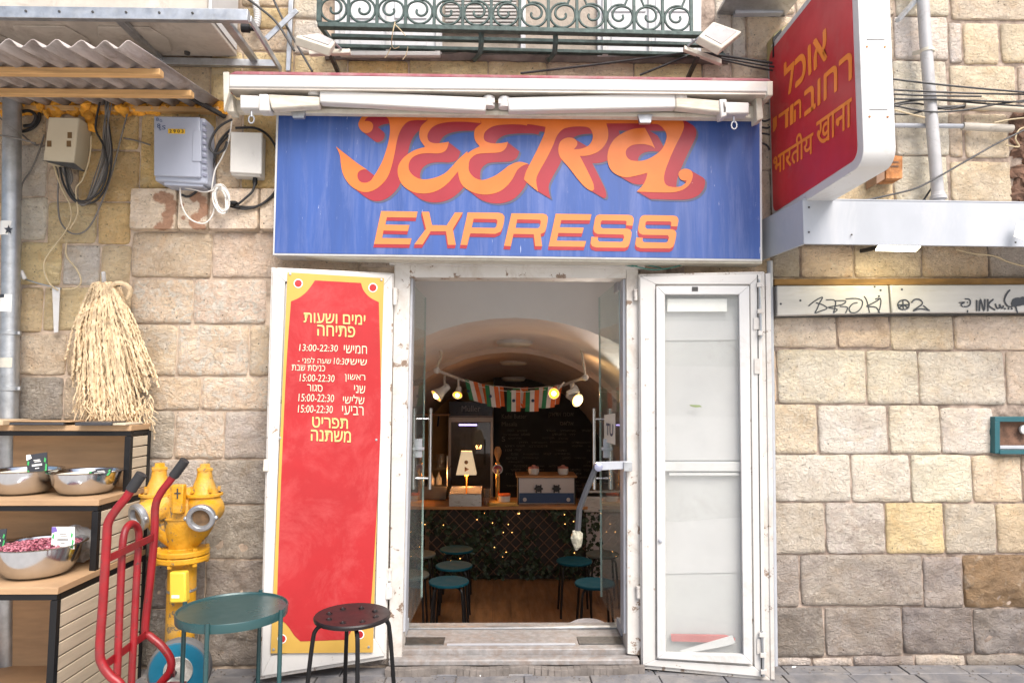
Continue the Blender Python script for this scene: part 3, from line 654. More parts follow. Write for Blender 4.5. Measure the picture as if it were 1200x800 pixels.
# cabinet (grill) on the counter
X0, X1 = at_counter(607), at_counter(674); z0, z1 = bz+.001, PY(640, 557, CYB).z
t = thing('countertop_warmer', 'white and navy countertop warming cabinet with two black knobs', 'appliance', ((X0+X1)/2, CYB, bz))
part('body', MB().box(X0, X1, CYB, CYB+.34, z0, z1-.02), SILV, t, bev=.008)
part('lower_band', MB().box(X0+.012, X1-.012, CYB-.008, CYB, z0+.012, z0+.115), NAVY, t, bev=.003)
part('trim', MB().box(X0-.004,X0+.008,CYB-.006,CYB+.0,z0,z1-.02).box(X1-.008,X1+.004,CYB-.006,CYB,z0,z1-.02), BLACKS, t)
part('top_board', MB().box(X0-.02, X1+.02, CYB-.03, CYB+.36, z1-.02, z1), WOODC, t, bev=.004)
for px in (631, 652):
    k = PY(px, 572, CYB-.002); part('knob', MB().lathe([(.032,0),(.032,.02),(.026,.026),(0,.026)], k, (0,-1,0), 10).box(k.x-.045,k.x+.045,k.y-.03,k.y-.0,k.z-.008,k.z+.008).box(k.x-.03,k.x-.018,k.y-.032,k.y,k.z-.04,k.z+.04).box(k.x+.018,k.x+.03,k.y-.032,k.y,k.z-.04,k.z+.04), BLACKC, t)
for px in (615, 666): part('button', MB().lathe([(.02,0),(.02,.01),(0,.012)], PY(px, 585, CYB-.008), (0,-1,0), 12), SILV, t)
for px, lb in ((626, 'small pink and white pot on the warming cabinet, nearer the beer tap'), (661, 'small pink and white pot on the warming cabinet, nearer the metal arm')):
    c = Vector((at_counter(px), CYB+.1, z1)); t = thing('small_pot', lb, 'pot', c, 'pots on the warming cabinet')
    part('body', MB().lathe([(0,0),(.045,0),(.058,.03),(.056,.065),(.05,.065),(0,.05)], c), CLEANW, t); part('lid', MB().lathe([(.058,.066),(.054,.08),(.02,.088),(.016,.1),(0,.1)], c), M('dusty pink glaze', (.45,.18,.15), .4), t)

# chalkboard on the back
CB = 6.2; a = PY(578, 449, CB); b = PY(700, 588, CB)
t = thing('chalkboard', 'large black chalkboard menu on the rear wall', 'chalkboard', ((a.x+b.x)/2, CB, b.z))
part('board', MB().box(a.x, b.x+.3, CB, CB+.05, b.z, a.z+.25), CHALKB, t)
plc = Plane((0, CB, 0), (0, -1, 0)); tx = MB()
for s, q in (('Kadai Butter', (588,485,617,490)), ('Masala', (588,494,606,499)), ('S', (588,511,592,517)), ('אסמ אדאק'[::-1], (643,483,672,489)), ('אלאס'[::-1], (656,493,672,498))): ppx_text(tx, s, plc, q, .003)
for i in range(15):
    y = 503+i*4.6; x = 588+random.uniform(0, 14)
    while x < 690:
        wd = random.uniform(6, 22)
        if random.random() < .75: ppx_text(tx, ''.join(random.choice('אבגדהורסעקתל') for _ in range(max(2, int(wd/2.2)))), plc, (x, y, min(x+wd, 692), y+2.6), .003)
        x += wd+random.uniform(2, 7)
part('chalk_writing', tx, CHALK, t, smooth=False, kind='stuff')
# fridge
Yf = 5.6; a = PY(526, 470, Yf); b = PY(578, 490, Yf)
t = thing('display_fridge', 'tall glass door display fridge with a dark blue header', 'fridge', ((a.x+b.x)/2, Yf, FZ))
part('body', MB().box(a.x, b.x, Yf+.02, Yf+.55, FZ, a.z), M('grey fridge shell', (.22,.19,.20), .4, .4), t, bev=.01)
hd = part('header', MB().box(a.x+.01, b.x-.01, Yf-.0, Yf+.02, PY(550,487,Yf).z, a.z-.01), FRBL, t)
part('lettering', ppx_text(MB(), 'Müller', Plane((0,Yf,0),(0,-1,0)), (541,475,563,482), .004), M('faded header letters', (.25,.25,.3), .5), hd, smooth=False)
dr = part('door', MB().box(a.x+.03, b.x-.03, Yf+.012, Yf+.016, FZ+.15, PY(550,495,Yf).z), CGLASS, t)
part('inside', MB().box(a.x+.035, b.x-.035, Yf+.017, Yf+.0195, FZ+.15, PY(550,495,Yf).z), FRIN, dr)
part('door_frame', MB().box(a.x, a.x+.035, Yf-.012, Yf+.012, FZ+.1, PY(550,489,Yf).z).box(b.x-.035, b.x, Yf-.012, Yf+.012, FZ+.1, PY(550,489,Yf).z).box(a.x+.035, b.x-.035, Yf-.012, Yf+.012, PY(550,494,Yf).z, PY(550,489,Yf).z), SILV, dr, bev=.003)
part('tube_light', MB().box(PY(542,0,Yf).x, PY(562,0,Yf).x, Yf+.006, Yf+.012, PY(550,498.5,Yf).z, PY(550,497,Yf).z), PADV, dr)
part('handle', MB().tube([PY(568,515,Yf-.05), PY(568,545,Yf-.05)], .008), DKMET, dr)
# shelves, rear steel counter on the left
Ys = 5.2
t = thing('wall_shelf', 'wooden wall shelf with a bracket beside the fridge', 'shelf', PY(500, 487, Ys))
part('board', MB().rect(470,485,526,487,Ys,.3), WOODC, t); part('bracket', MB().tube([PY(514,488,Ys+.1), PY(513,499,Ys+.2)], .012), DKMET, t)
Yk = 4.2; a = PY(478, 563, Yk); b = PY(527, 592, Yk)
t = thing('steel_cabinet', 'dull steel cabinet on the bar counter behind the left glass door', 'cabinet', ((a.x+b.x)/2, Yk, b.z))
part('body', MB().box(a.x-.15, b.x, BY+.35, Yk+.3, bz, a.z), M('dark brushed cabinet', (.12,.11,.10), .4, .7), t, bev=.01)
part('glass_shelf', MB().box(a.x-.15, b.x+.02, BY+.35, Yk+.3, PY(500,545,Yk).z, PY(500,543,Yk).z), CGLASS, t)
part('post', MB().tube([(b.x,BY+.36,a.z),(b.x,BY+.36,a.z+.32)], .008), BRUSH, t)
for px, lb in ((512, 'small squeeze bottle on the steel cabinet behind the glass door handle'), (520, 'white squeeze bottle on the steel cabinet, nearer the fridge')):
    c = Vector((PY(px,0,BY+.5).x, BY+.5, a.z)); t = thing('squeeze_bottle', lb, 'bottle', c, 'squeeze bottles on the steel cabinet')
    part('body', MB().lathe([(0,0),(.032,0),(.034,.06),(.02,.085),(.008,.11),(.004,.13),(0,.13)], c), IVORY if px == 520 else SILV, t)
c = PY(517, 541, Yk); c.z = PY(500,543,Yk).z+.001
single('glass_mug', MB().lathe([(0,0),(.05,0),(.055,.11),(.05,.11),(.045,.01),(0,.01)], c, n=16).tube(cr([c+Vector((-.05,0,.09)),c+Vector((-.09,0,.08)),c+Vector((-.09,0,.03)),c+Vector((-.05,0,.02))]), .008, 6), CGLASS, 'clear glass mug on the shelf above the steel cabinet', 'mug')

# track lights
def track(side, hook, bar_a, bar_b, heads, lb):
    Yt = 2.3; t = thing('track_light', lb, 'track light', PY(hook[-1][0], hook[-1][1], Yt), 'white track lights hanging from the vault')
    part('hanger', MB().tube(cr([PY(x, y, Yt) for x, y in hook]), .011, 8), IVORY, t)
    part('track', MB().tube([PY(*bar_a, Yt), PY(*bar_b, Yt+.9)], .014, 6), CLEANW, t)
    part('junction', MB().ball(PY(*bar_a, Yt), .03, 8), CLEANW, t)
    for (jx, jy, hx, hy, rr, dx, dy, dz, hot) in heads:
        j = PY(jx, jy, Yt+.25); h = PY(hx, hy, Yt+.1); dv = Vector((dx, dy, dz)).normalized()
        hd = part('lamp_head', MB().lathe([(.3*rr,-2.3*rr),(.5*rr,-2.2*rr),(.55*rr,-1.2*rr),(.95*rr,-.1*rr),(rr,0),(.93*rr,0),(.5*rr,-.9*rr),(0,-.95*rr)], h, dv, 20).tube([j, h-dv*rr*1.6], .009, 6), CLEANW, t)
        part('bulb', MB().lathe([(.90*rr,-.18*rr),(.6*rr,-.10*rr),(0,-.08*rr)], h, dv, 18), BULBY, hd)
        part('core', MB().ball(h-dv*.08*rr, rr*(.72 if hot else .42), 10, (1,1,1)), BULBW, hd)
        li = bpy.data.lights.new('bulb_light', 'SPOT'); li.energy = 20 if hot else 1.8; li.color = (1, .86, .74) if hot else (1, .5, .18); li.spot_size = R(150); li.spot_blend = .6; li.shadow_soft_size = .03
        lo = bpy.data.objects.new('bulb_light', li); COL.objects.link(lo); lo.parent = t
        lo.location = h + dv*.08 - ORG[t.name]; lo.rotation_euler = (-dv).to_track_quat('Z', 'Y').to_euler()
        # warm glow on the vault right by the lamps
track('l', [(515,408),(517,416),(514,425),(512,434)], (512,434), (546,447),
      [(521,440,511,464,.065,-.75,-.35,-.65,0),(537,444,536,463,.045,-.1,-.8,-.7,0)], 'white track light with two spot heads hanging beside the left glass door')
track('r', [(681,398),(680,404),(683,420),(686,442)], (686,442), (655,453),
      [(661,448,649,461,.052,-.25,-1,-.1,0),(669,450,677,469,.062,.55,-.8,-.35,1),(672,449,676,456,.045,.7,.2,.3,0)], 'white track light with three spot heads hanging beside the right glass door')
gl_ = bpy.data.lights.new('bulb_light', 'POINT'); gl_.energy = 5; gl_.color = (1, .42, .12); gl_.shadow_soft_size = .05
go = bpy.data.objects.new('bulb_light', gl_); COL.objects.link(go); go.location = PY(546, 560, CYB+.02)

# bunting
def flag(c, w_, h_, tilt, Y, yaw=0.):
    mbs = []
    for k in range(3):
        m_ = MB(); vs = []
        nyy = 5
        for j in range(nyy+1):
            for i in range(2):
                u = (-.5+(k+i)/3)*w_; v = -j/nyy*h_
                x = u*math.cos(tilt)-v*math.sin(tilt)*-1; z = v*math.cos(tilt)+u*math.sin(tilt)
                vs.append(Vector((c[0]+x*math.cos(yaw), c[1]+x*math.sin(yaw)+.012*math.sin(v*25+u*20+c[0]*9), c[2]+z)))
        m_.add(vs, [(2*j, 2*j+1, 2*j+3, 2*j+2) for j in range(nyy)]); mbs.append(m_)
    return mbs
Yb = 2.9
for (pts, lb, fl_) in (([(543,445),(560,452),(585,457),(610,459),(635,457),(658,452)], 'front string of green, white and orange flag bunting between the spot lamps',
      [(552,446,-.25),(576,452,-.12),(602,457,0),(624,457,.03),(645,453,.12)]),
      ([(545,444),(565,450),(590,453),(615,455),(640,453),(660,450)], 'rear string of flag bunting half hidden behind the front string', [(562,449,-.2),(583,452,-.08),(608,454,0),(612,454,.1),(634,454,.05),(652,451,.15)])):
    back = 'rear' in lb[:5]; Y = Yb+(.35 if back else 0)
    t = thing('flag_bunting', lb, 'bunting', PY(600, 455, Y), 'strings of flag bunting')
    part('string', MB().tube(cr([PY(x, y, Y) for x, y in pts]), .003, 5), WHITEC, t)
    for (x, y, tl) in fl_:
        c = PY(x, y, Y-.004); ms = flag(c, .13 if not back else .12, .205, tl, Y)
        f_ = part('flag', ms[1], FWH, t); part('green_stripe', ms[0], FGR, f_); part('orange_stripe', ms[2], SAFF, f_)
        if not back: part('wheel_emblem', MB().lathe([(.016,0),(.016,.002),(.011,.002),(.011,0)], c+Vector((math.sin(tl)*.1,-.016,-.1)), (0,-1,0), 14), NAVY, f_)

# ------------------------------------------------------------------ stools
def make_stool(name, label, seat, legm, r=.16, h=.45, holes=False, group=None):
    t = thing(name, label, 'stool', (0, 0, 0), group)
    s = part('seat', MB().lathe([(0,h-.004),(r*.55,h-.006),(r*.85,h-.001),(r*.97,h),(r,h-.006),(r*.985,h-.018),(r*.93,h-.022),(0,h-.022)], n=40), seat, t)
    if holes:
        for k in range(8):
            a = 2*math.pi*(k+.3)/8; c = Vector((math.cos(a)*r*.66, math.sin(a)*r*.62, h-.0038))
            part('slot', MB().lathe([(.014,-.001),(.013,.003),(.008,.0035),(.006,.0),(0,0)], c, n=12), BLACKS, s)
    for k in range(4):
        a = math.pi/4+math.pi/2*k; d = Vector((math.cos(a), math.sin(a), 0))
        part('leg', MB().tube(cr([d*.03+Vector((0,0,h-.033)), d*(r*.7)+Vector((0,0,h-.033)), d*(r*.92)+Vector((0,0,h-.050)), d*(r*1.0)+Vector((0,0,h-.10)), d*(r*1.10)+Vector((0,0,h*.4)), d*(r*1.18)+Vector((0,0,.0))], 5), .0095, 8), legm, t)
    return t
bs = make_stool('stool', 'black round stool with slotted seat in front of the red banner', SEATB, BLACKS, .168, holes=True)
c = PZ(413, 719, .45); bs.location = (c.x, c.y, 0); bs.rotation_euler = (0, 0, R(-25))
p0 = make_stool('stool', '', SEATT, BLACKS, .155, group='teal stools inside the shop')
SP = [(526,680,'nearest of the three teal stools lined up behind the left glass door'),(532,661.5,'middle one of the three teal stools in a line near the left glass door'),(535,642.5,'rearmost of the three teal stools in a line, close to the lattice'),
      (673,656,'teal stool before the lattice next to the metal arm'),(697,682,'teal stool cut off by the right glass door, nearest the threshold')]
first = True
for px, py, lb in SP:
    c = PZ(px, py, FZ+.45)
    if first: p0.location = (c.x, c.y, FZ); p0['label'] = lb; first = False
    else: dup(p0, (c.x, c.y, FZ), lb)
p1 = make_stool('stool', 'grey green stool seen through the left glass door, farther from the street', SEATG, BLACKS, .15, group='grey green stools inside the shop')
c = PZ(491, 648, FZ+.45); p1.location = (c.x, c.y, FZ)
c = PZ(481, 672, FZ+.45); dup(p1, (c.x, c.y, FZ), 'grey green stool seen through the left glass door, nearest the street')
c = PZ(706, 648, FZ+.45); dup(p1, (c.x, c.y, FZ), 'grey green stool behind the right glass door')
c = PZ(693, 738, .02); c.y += .12
single('white_pouf', MB().lathe([(0,-.40),(.15,-.38),(.19,-.2),(.17,-.04),(.10,.0),(0,.008)], c, n=28), M('white grey cushion', (.62,.62,.66), .8), 'white and grey round cushion just inside the threshold', 'pouf')

# ------------------------------------------------------------------ doorway frame and threshold
fr = thing('door_frame', 'chipped white timber frame around the shop doorway', 'door frame', (PY(605,760,0).x, 0, 0))
part('jamb', MB().quad([(462,309),(481,309),(471,770),(455,772)], -.03, .13), WHITE2, fr, bev=.004)
part('jamb', MB().quad([(734,314),(748,314),(752,768),(735,766)], -.03, .13), WHITE2, fr, bev=.004)
part('head', MB().quad([(481,309),(734,314),(734,326),(480,325)], -.03, .13), WHITE2, fr, bev=.004)
part('head_moulding', MB().quad([(456,305),(756,311),(756,315),(456,310)], -.045, .05), WHITE2, fr, bev=.003)
part('stop', MB().quad([(481,325),(484,325),(475,740),(471,740)], .0, .10).quad([(730,326),(734,326),(735,742),(731,742)], .0, .10), GREYM, fr, bev=.002)
for x, y in ((464,352),(456,680),(745,352),(748,700)):
    part('hinge', MB().lathe([(.011,0),(.011,.05),(.014,.05),(.014,.06)], PY(x, y, -.045), n=10), WHITE2, fr)
th = thing('threshold', 'worn pale marble threshold with steel floor plates in the doorway', 'threshold', (PY(605,760,0).x, .1, 0))
tz = .088; xa = PY(468, 760, .04).x; xb = PY(738, 760, .04).x
part('slab', MB().box(xa-.02, xb+.02, -.0, .42, .045, tz), MARB, th, bev=.005)
part('riser', MB().box(xa-.04, xb+.03, -.075, -.002, .03, .062), MARB, th, bev=.008)
cs = MB(); n = 40
for i in range(n):
    x0_ = xa-.05+(xb-xa+.1)*i/n; x1_ = xa-.05+(xb-xa+.1)*(i+1)/n
    q = noise.noise(Vector((x0_*5, 0, 0)))*.03; cs.box(x0_, x1_, -.115+q, -.076, -.02, .034+q*.25)
part('step', cs, CONC, th, bev=.002)
part('track', MB().box(xa, xb, .30, .335, tz+.001, tz+.010), GALV, th, bev=.002)
part('strip', MB().box(PY(531,0,.06).x, PY(671,0,.06).x, .055, .075, tz+.0005, tz+.004), GREYM, th)
for a_, b_ in ((482, 528), (674, 722)): part('floor_plate', MB().box(PY(a_,0,.1).x, PY(b_,0,.1).x, .06, .17, tz+.0005, tz+.005), RUST if 0 else DKMET, th, bev=.002)

# glass leaves, opened inwards
def leaf(px_near, px_far, sgn, lb, sticker):
    xn = PY(px_near, 500, .17).x; xf = PY(px_far, 500, .86).x; z0, z1 = .105, PY(px_near, 327, .17).z-.01
    t = thing('glass_door', lb, 'glass door', (xn, .17, z0), 'frameless glass leaves of the shop door')
    d = Vector((xf-xn, .69, 0)); nn = Vector((d.y, -d.x, 0)).normalized()*.005
    P = [Vector((xn, .17, z0)), Vector((xf, .86, z0)), Vector((xf, .86, z1)), Vector((xn, .17, z1))]
    part('pane', MB().prism([p-nn for p in P], nn*2), GLASS, t)
    part('edge', MB().box(xn-.006, xn+.006, .160, .169, z0, z1), GEDGE, t)
    part('far_edge', MB().box(xf-.0055, xf+.0055, .861, .866, z0, z1), GEDGE, t)
    for zz, nm in ((z0, 'bottom_fitting'), (z1-.05, 'top_fitting')):
        part(nm, MB().box(xn-.012, xn+.012, .158, .30, zz-.006, zz+.05), GREYM, t, bev=.002)
    hy = .78; hz0 = PY(500, 573, hy).z; hz1 = PY(500, 478, hy).z; hx = xn+(xf-xn)*.88
    for s in (-1, 1):
        h_ = part('handle', MB().tube([(hx+s*.055, hy, hz0), (hx+s*.055, hy, hz1)], .011, 12), STEEL, t)
        for zz in (hz0+.07, hz1-.07): part('standoff', MB().tube([(hx+s*.006, hy, zz), (hx+s*.055, hy, zz)], .007, 8), STEEL, h_)
    part('lock', MB().box(hx-.022, hx+.022, .60, .62, PY(490,536,.6).z, PY(490,514,.6).z).box(hx-.035,hx+.035,.59,.625,PY(490,527,.6).z,PY(490,524,.6).z), GREYM, t, bev=.002)
    return t, xn, xf
tl, xn, xf = leaf(476.5, 496.5, 1, 'left frameless glass door leaf swung inwards with steel bar handle', None)
def on_leaf(x, y, xn, xf, s):    # a point on the glass seen at this pixel
    P0 = Vector((xn, .17, 0)); d = Vector((xf-xn, .69, 0)); n_ = Vector((d.y, -d.x, 0)).normalized()*s
    return Plane(P0+n_*.0065, n_)(x, y)
for k, (y0, y1, m_) in enumerate(((345,358,CARDW),(362,372,M('pale blue sticker', (.3,.45,.6), .5)),(376,388,M('pink sticker',(.5,.25,.25),.5)),(392,402,M('orange sticker',(.45,.25,.12),.5)),(408,430,M('blue sticker',(.05,.25,.5),.5)))):
    q = [(480,y0),(484,y0),(484,y1),(480,y1)]; part('sticker', MB().flat([[on_leaf(x, y, xn, xf, 1) for x, y in q]]), m_, tl)
tr_, xn2, xf2 = leaf(727.5, 703.5, -1, 'right frameless glass door leaf swung inwards with steel bar handle', None)
q = [(708,486),(721,484),(721,521),(708,517)]
nt_ = part('notice', MB().flat([[on_leaf(x, y, xn2, xf2, -1) for x, y in q]]), CARDW, tr_)
pln = Plane(Vector((xn2, .17, 0)) + Vector((-.0075, 0, 0)), Vector((-.69, xf2-xn2, 0)))
part('emblem', put_text(MB(), 'TU', pln(710.5,509), pln(718.5,511), pln(710.5,496), bold=.03), NAVY, nt_, smooth=False)

# folding metal arm with wrapped end
Ya = -.06
t = thing('locking_arm', 'grey hinged metal arm on the right jamb with its tip wrapped in clear plastic', 'arm', PY(738, 545, Ya))
part('bracket', MB().quad([(700,541),(739,540),(739,549),(700,551)], Ya, .012), GREYM, t, bev=.002)
part('plate', MB().rect(731,541,741,552,Ya-.012,.03), GALV, t, bev=.002)
part('bar', MB().tube([PY(699,546,Ya-.02), PY(688,572,Ya-.02), PY(679,596,Ya-.02), PY(677,622,Ya-.02)], .0165, 4), M('slate grey bar', (.07,.072,.08), .45, .3), t, bev=.003, smooth=False)
part('pivot', MB().lathe([(.022,0),(.022,.05),(.01,.056),(0,.056)], PY(700,546,Ya+.01), (0,-1,0), 14), M('bluish steel', (.35,.37,.5), .35, .6), t)
wr = MB(); c = PY(676, 634, Ya-.02)
wr.lathe([(.020,.055),(.026,.042),(.029,.018),(.024,-.008),(.016,-.028),(.005,-.045),(0,-.047)], c, n=9); wr.v = [v+Vector((noise.noise(v*60), noise.noise(v*60+Vector((4,0,0))), 0))*.012 for v in wr.v]
part('plastic_wrap', wr, M('crumpled plastic', (.36,.34,.26), .25, var=.3, vs=60, bump=1., bs=70), t, smooth=False)

# ------------------------------------------------------------------ white timber doors folded back against the facade
def door_plane(hx_px, hy, hY, fx_px, fY):
    h = PY(hx_px, hy, hY); f = PY(fx_px, hy, fY); d = Vector((f.x-h.x, f.y-h.y, 0)).normalized()
    n_ = Vector((d.y, -d.x, 0));
    if n_.y > 0: n_ = -n_
    return Plane(Vector((h.x, h.y, 0)), n_)
LD = door_plane(460, 550, -.05, 312, -.24)
RD = door_plane(750, 550, -.06, 899, -.19)
def dq(mb, pl, q, off, th):
    """a board on the door plane; q photo corners, front face at off, thickness th"""
    return mb.prism([pl(x, y, off) for x, y in q], -pl.n*th)
def frame4(mb, pl, O, I, off, th):
    for k in range(4):
        j = (k+1) % 4; dq(mb, pl, [O[k], O[j], I[j], I[k]], off-(.0008*(k % 2)), th)
    return mb
ldt = thing('timber_door', 'chipped white timber door leaf folded back behind the red banner', 'door', LD(460, 770), 'white timber door leaves')
O = [(318,313),(462,320),(453,772),(304,796)]; I = [(334,328),(449,334),(440,752),(320,770)]
part('leaf', dq(MB(), LD, O, 0, .042), WHITE2, ldt, bev=.004)
part('outer_rail', frame4(MB(), LD, [(320,316),(460,322),(451,768),(306,792)], [(334,330),(449,335),(439,748),(318,768)], .016, .016), WHITE, ldt, bev=.003)
part('inner_rail', frame4(MB(), LD, [(335,332),(448,337),(438,745),(320,764)], [(345,342),(440,347),(430,735),(330,752)], .010, .010), WHITE, ldt, bev=.003)
part('hinge', dq(MB(), LD, [(461,337),(465,337),(465,357),(461,357)], .02, .02), WHITE2, ldt, bev=.002); part('hinge', dq(MB(), LD, [(453,683),(458,683),(457,702),(452,702)], .02, .02), WHITE2, ldt, bev=.002)
part('keyhole', dq(MB(), LD, [(452,688),(459,688),(459,700),(452,700)], .019, .01), CLEANW, ldt, bev=.002)
ltc = part('latch', dq(MB(), LD, [(309,538),(316,538),(315,552),(308,552)], .022, .01), IVORY, ldt, bev=.002)
# banner
bn = thing('red_banner', 'red and yellow vinyl banner with opening hours fixed on the left timber door', 'banner', LD(380, 765, .03))
part('backing', dq(MB(), LD, [(337,319),(450,326),(437,764),(317,765)], .026, .006), BANYEL, bn, smooth=False)
def arcpx(pts, k=8): return [(p.x, p.y) for p in cr([(x, y, 0) for x, y in pts], k)]
redp = arcpx([(369,328.5),(423,331.5)],2) + arcpx([(423,331.5),(426,340),(433,348),(444,354)]) + arcpx([(444,354),(446,500),(436,690),(432,718)],4) + arcpx([(432,718),(425,721),(418,728),(412,738),(406,749)]) + [(352,751)] + arcpx([(352,751),(345,744),(338,734),(332,728),(324,725)]) + arcpx([(324,725),(328,600),(335,440),(341,353)],4) + arcpx([(341,353),(350,349),(358,343),(364,336),(369,328.5)])
rp = []
for p in redp:
    if not rp or math.hypot(p[0]-rp[-1][0], p[1]-rp[-1][1]) > .4: rp.append(p)
part('red_field', dq(MB(), LD, rp, .0275, .001), BANRED, bn, smooth=False)
def circ(x, y, r, n=20): return [(x+r*math.cos(2*math.pi*k/n), y+r*math.sin(2*math.pi*k/n)) for k in range(n)]
for x, y in ((349.5,332),(437,337),(330.5,748),(421.5,743)):
    part('ring', dq(MB(), LD, circ(x,y,5.4), .0278, .0012), CARDW, bn, smooth=False); part('dot', dq(MB(), LD, circ(x,y,4.2), .0292, .001), BANRED, bn, smooth=False)
for x, y in ((340,321),(447,328),(320.5,760.5),(432,757.5),(328,513),(441,515)):
    part('screw', MB().lathe([(.007,0),(.006,.003),(0,.004)], LD(x,y,.026), LD.n, 10), GALV, bn)
hb = MB()
for s, q in (('ימים ושעות', (356,366,428,377.5,3)), ('פתיחה', (372,380.5,416,393,2)), ('תפריט', (366,488,407.5,500.5,2)), ('משתנה', (364.5,503,411,516,2))): part('yellow_word', ppx_text(MB(), s[::-1], LD, q, .0300, bold=.010), YTEXT, bn, smooth=False, kind='stuff')
hw = MB()
LN = [('חמישי',(403,404,430,413.5)),('13:00-22:30',(350.5,403,396,411)),('שישי',(408,420,430,427)),('10:30',(391,419,408,426.5)),('שעה לפני -',(349,418,388,425)),
      ('כניסת שבת',(342,427,381,434)),('ראשון',(404,438,428,447)),('15:00-22:30',(351,438,392,446.5)),('שני',(415,451,428,460)),('סגור',(360,450,378,458)),
      ('שלישי',(402,462,427,472.5)),('15:00-22:30',(349.5,461,391.5,470)),('רביעי',(401,475,426,485.5)),('15:00-22:30',(349,474,390,483))]
for s, q in LN: part('hours_line', ppx_text(MB(), s if s[0].isdigit() else s[::-1], LD, q+(1,), .0300, bold=.0, shear=.12 if s[0].isdigit() else 0), WTEXT, bn, smooth=False)

# right timber door with dusty glass
rdt = thing('timber_door', 'white timber door leaf with a tall dusty glass pane beside the stone wall', 'door', RD(752, 782), 'white timber door leaves')
part('leaf', frame4(MB(), RD, [(748,321),(896,318),(904,797),(751,783)], [(776,341),(868,341),(873,770),(777,768)], 0, .045), WHITE2, rdt, bev=.004)
part('outer_rail', frame4(MB(), RD, [(750,324),(892,321),(897,793),(753,779)], [(768,333),(879,333),(884,781),(768,773)], .014, .014), WHITE, rdt, bev=.003)
sash = part('sash', frame4(MB(), RD, [(769,335),(878,335),(882,778),(770,771)], [(779,345),(866,345),(871,767),(780,765)], .028, .028), CLEANW, rdt, bev=.003)
part('pane', dq(MB(), RD, [(778,344),(868,344),(872,768),(779,766)], .006, .004), DGLASS, rdt, smooth=False)
part('backing_sheet', dq(MB(), RD, [(768,332),(878,332),(882,782),(768,776)], -.032, .01), M('off white backing', (.45,.455,.45), .7, var=.08, vs=2, dirt=.2, dirtc=(.34,.33,.31)), rdt)
for q_ in ([(776,376),(872,376),(872,398),(776,399)], [(776,428),(872,430),(872,539),(776,539)], [(776,612),(872,606),(872,670),(776,672)]):
    part('packing_sheet', dq(MB(), RD, q_, -.026+.004*(q_[0][0] > 780), .003), M('white packing board', (.48,.48,.48), .6, var=.05), rdt)
part('crossbar', dq(MB(), RD, [(778,541),(869,541),(869,552),(778,552)], -.004, .02), CLEANW, rdt, bev=.003)
part('crossbar_ledge', dq(MB(), RD, [(784,554),(866,554),(866,557),(784,557)], -.004, .02), CLEANW, rdt, bev=.002)
part('fold_line', dq(MB(), RD, [(887,322),(888.2,322),(893,792),(891.8,792)], .0150, .003), DKMET, rdt)
for q in ([(883,372),(890,372),(890,386),(883,386)], [(884,420),(891,420),(891,438),(884,438)], [(887,748),(895,748),(895,766),(887,766)], [(770,336),(774,336),(774,346),(770,346)]):
    part('hinge', dq(MB(), RD, q, .020, .006), WHITE2, rdt, bev=.0015)
part('latch_plate', dq(MB(), RD, [(811,336),(818,336),(818,341),(811,341)], .031, .004), DKMET, rdt)
part('knob', MB().lathe([(.011,0),(.011,.008),(.006,.012),(0,.012)], RD(774,793-160,.028), RD.n, 12), GREYM, rdt)
for (x0, y0, x1, y1) in ((890,327,892,396),(893,739,895,792)):
    b_ = part('bolt', MB().tube([RD(x0,y0,.026), RD(x1,y1,.026)], .006, 8), GALV, rdt)
    for k in (.1, .55, .92): part('guide', dq(MB(), RD, [(x0-3+(x1-x0)*k, y0+(y1-y0)*k-3),(x0+4+(x1-x0)*k, y0+(y1-y0)*k-3),(x0+4+(x1-x0)*k, y0+(y1-y0)*k+2),(x0-3+(x1-x0)*k, y0+(y1-y0)*k+2)], .036, .02), WHITE2, b_, bev=.001)
part('edge_strip', dq(MB(), RD, [(897,320),(903,320),(908,796),(903,796)], .004, .03), WHITE2, rdt, bev=.003)
single('red_plank', dq(MB(), RD, [(786,743),(850,744),(862,748),(861,753),(787,751)], -.004, .016), M('faded red board', (.42,.10,.09), .6), 'faded red board lying at the foot of the glazed door, behind the glass', 'board', bev=.002)
single('white_plank', dq(MB(), RD, [(796,762),(858,744),(862,753),(850,757),(800,766)], .001, .004), CLEANW, 'white board leaning across the red one behind the door glass', 'board', bev=.002)
single('blank_sign', dq(MB(), RD, [(782,350),(852,350),(852,365),(782,365)], -.008, .01), CARDW, 'blank white strip at the top of the glazed door, behind the glass', 'paper', bev=.001)
single('door_sticker', dq(MB(), RD, [(808,474),(820,474.5),(823,476.5),(815,477),(809,475.5)], .0075, .001), M('green torn sticker', (.22,.28,.12), .6), 'torn green sticker remnant on the glazed door pane', 'sticker')

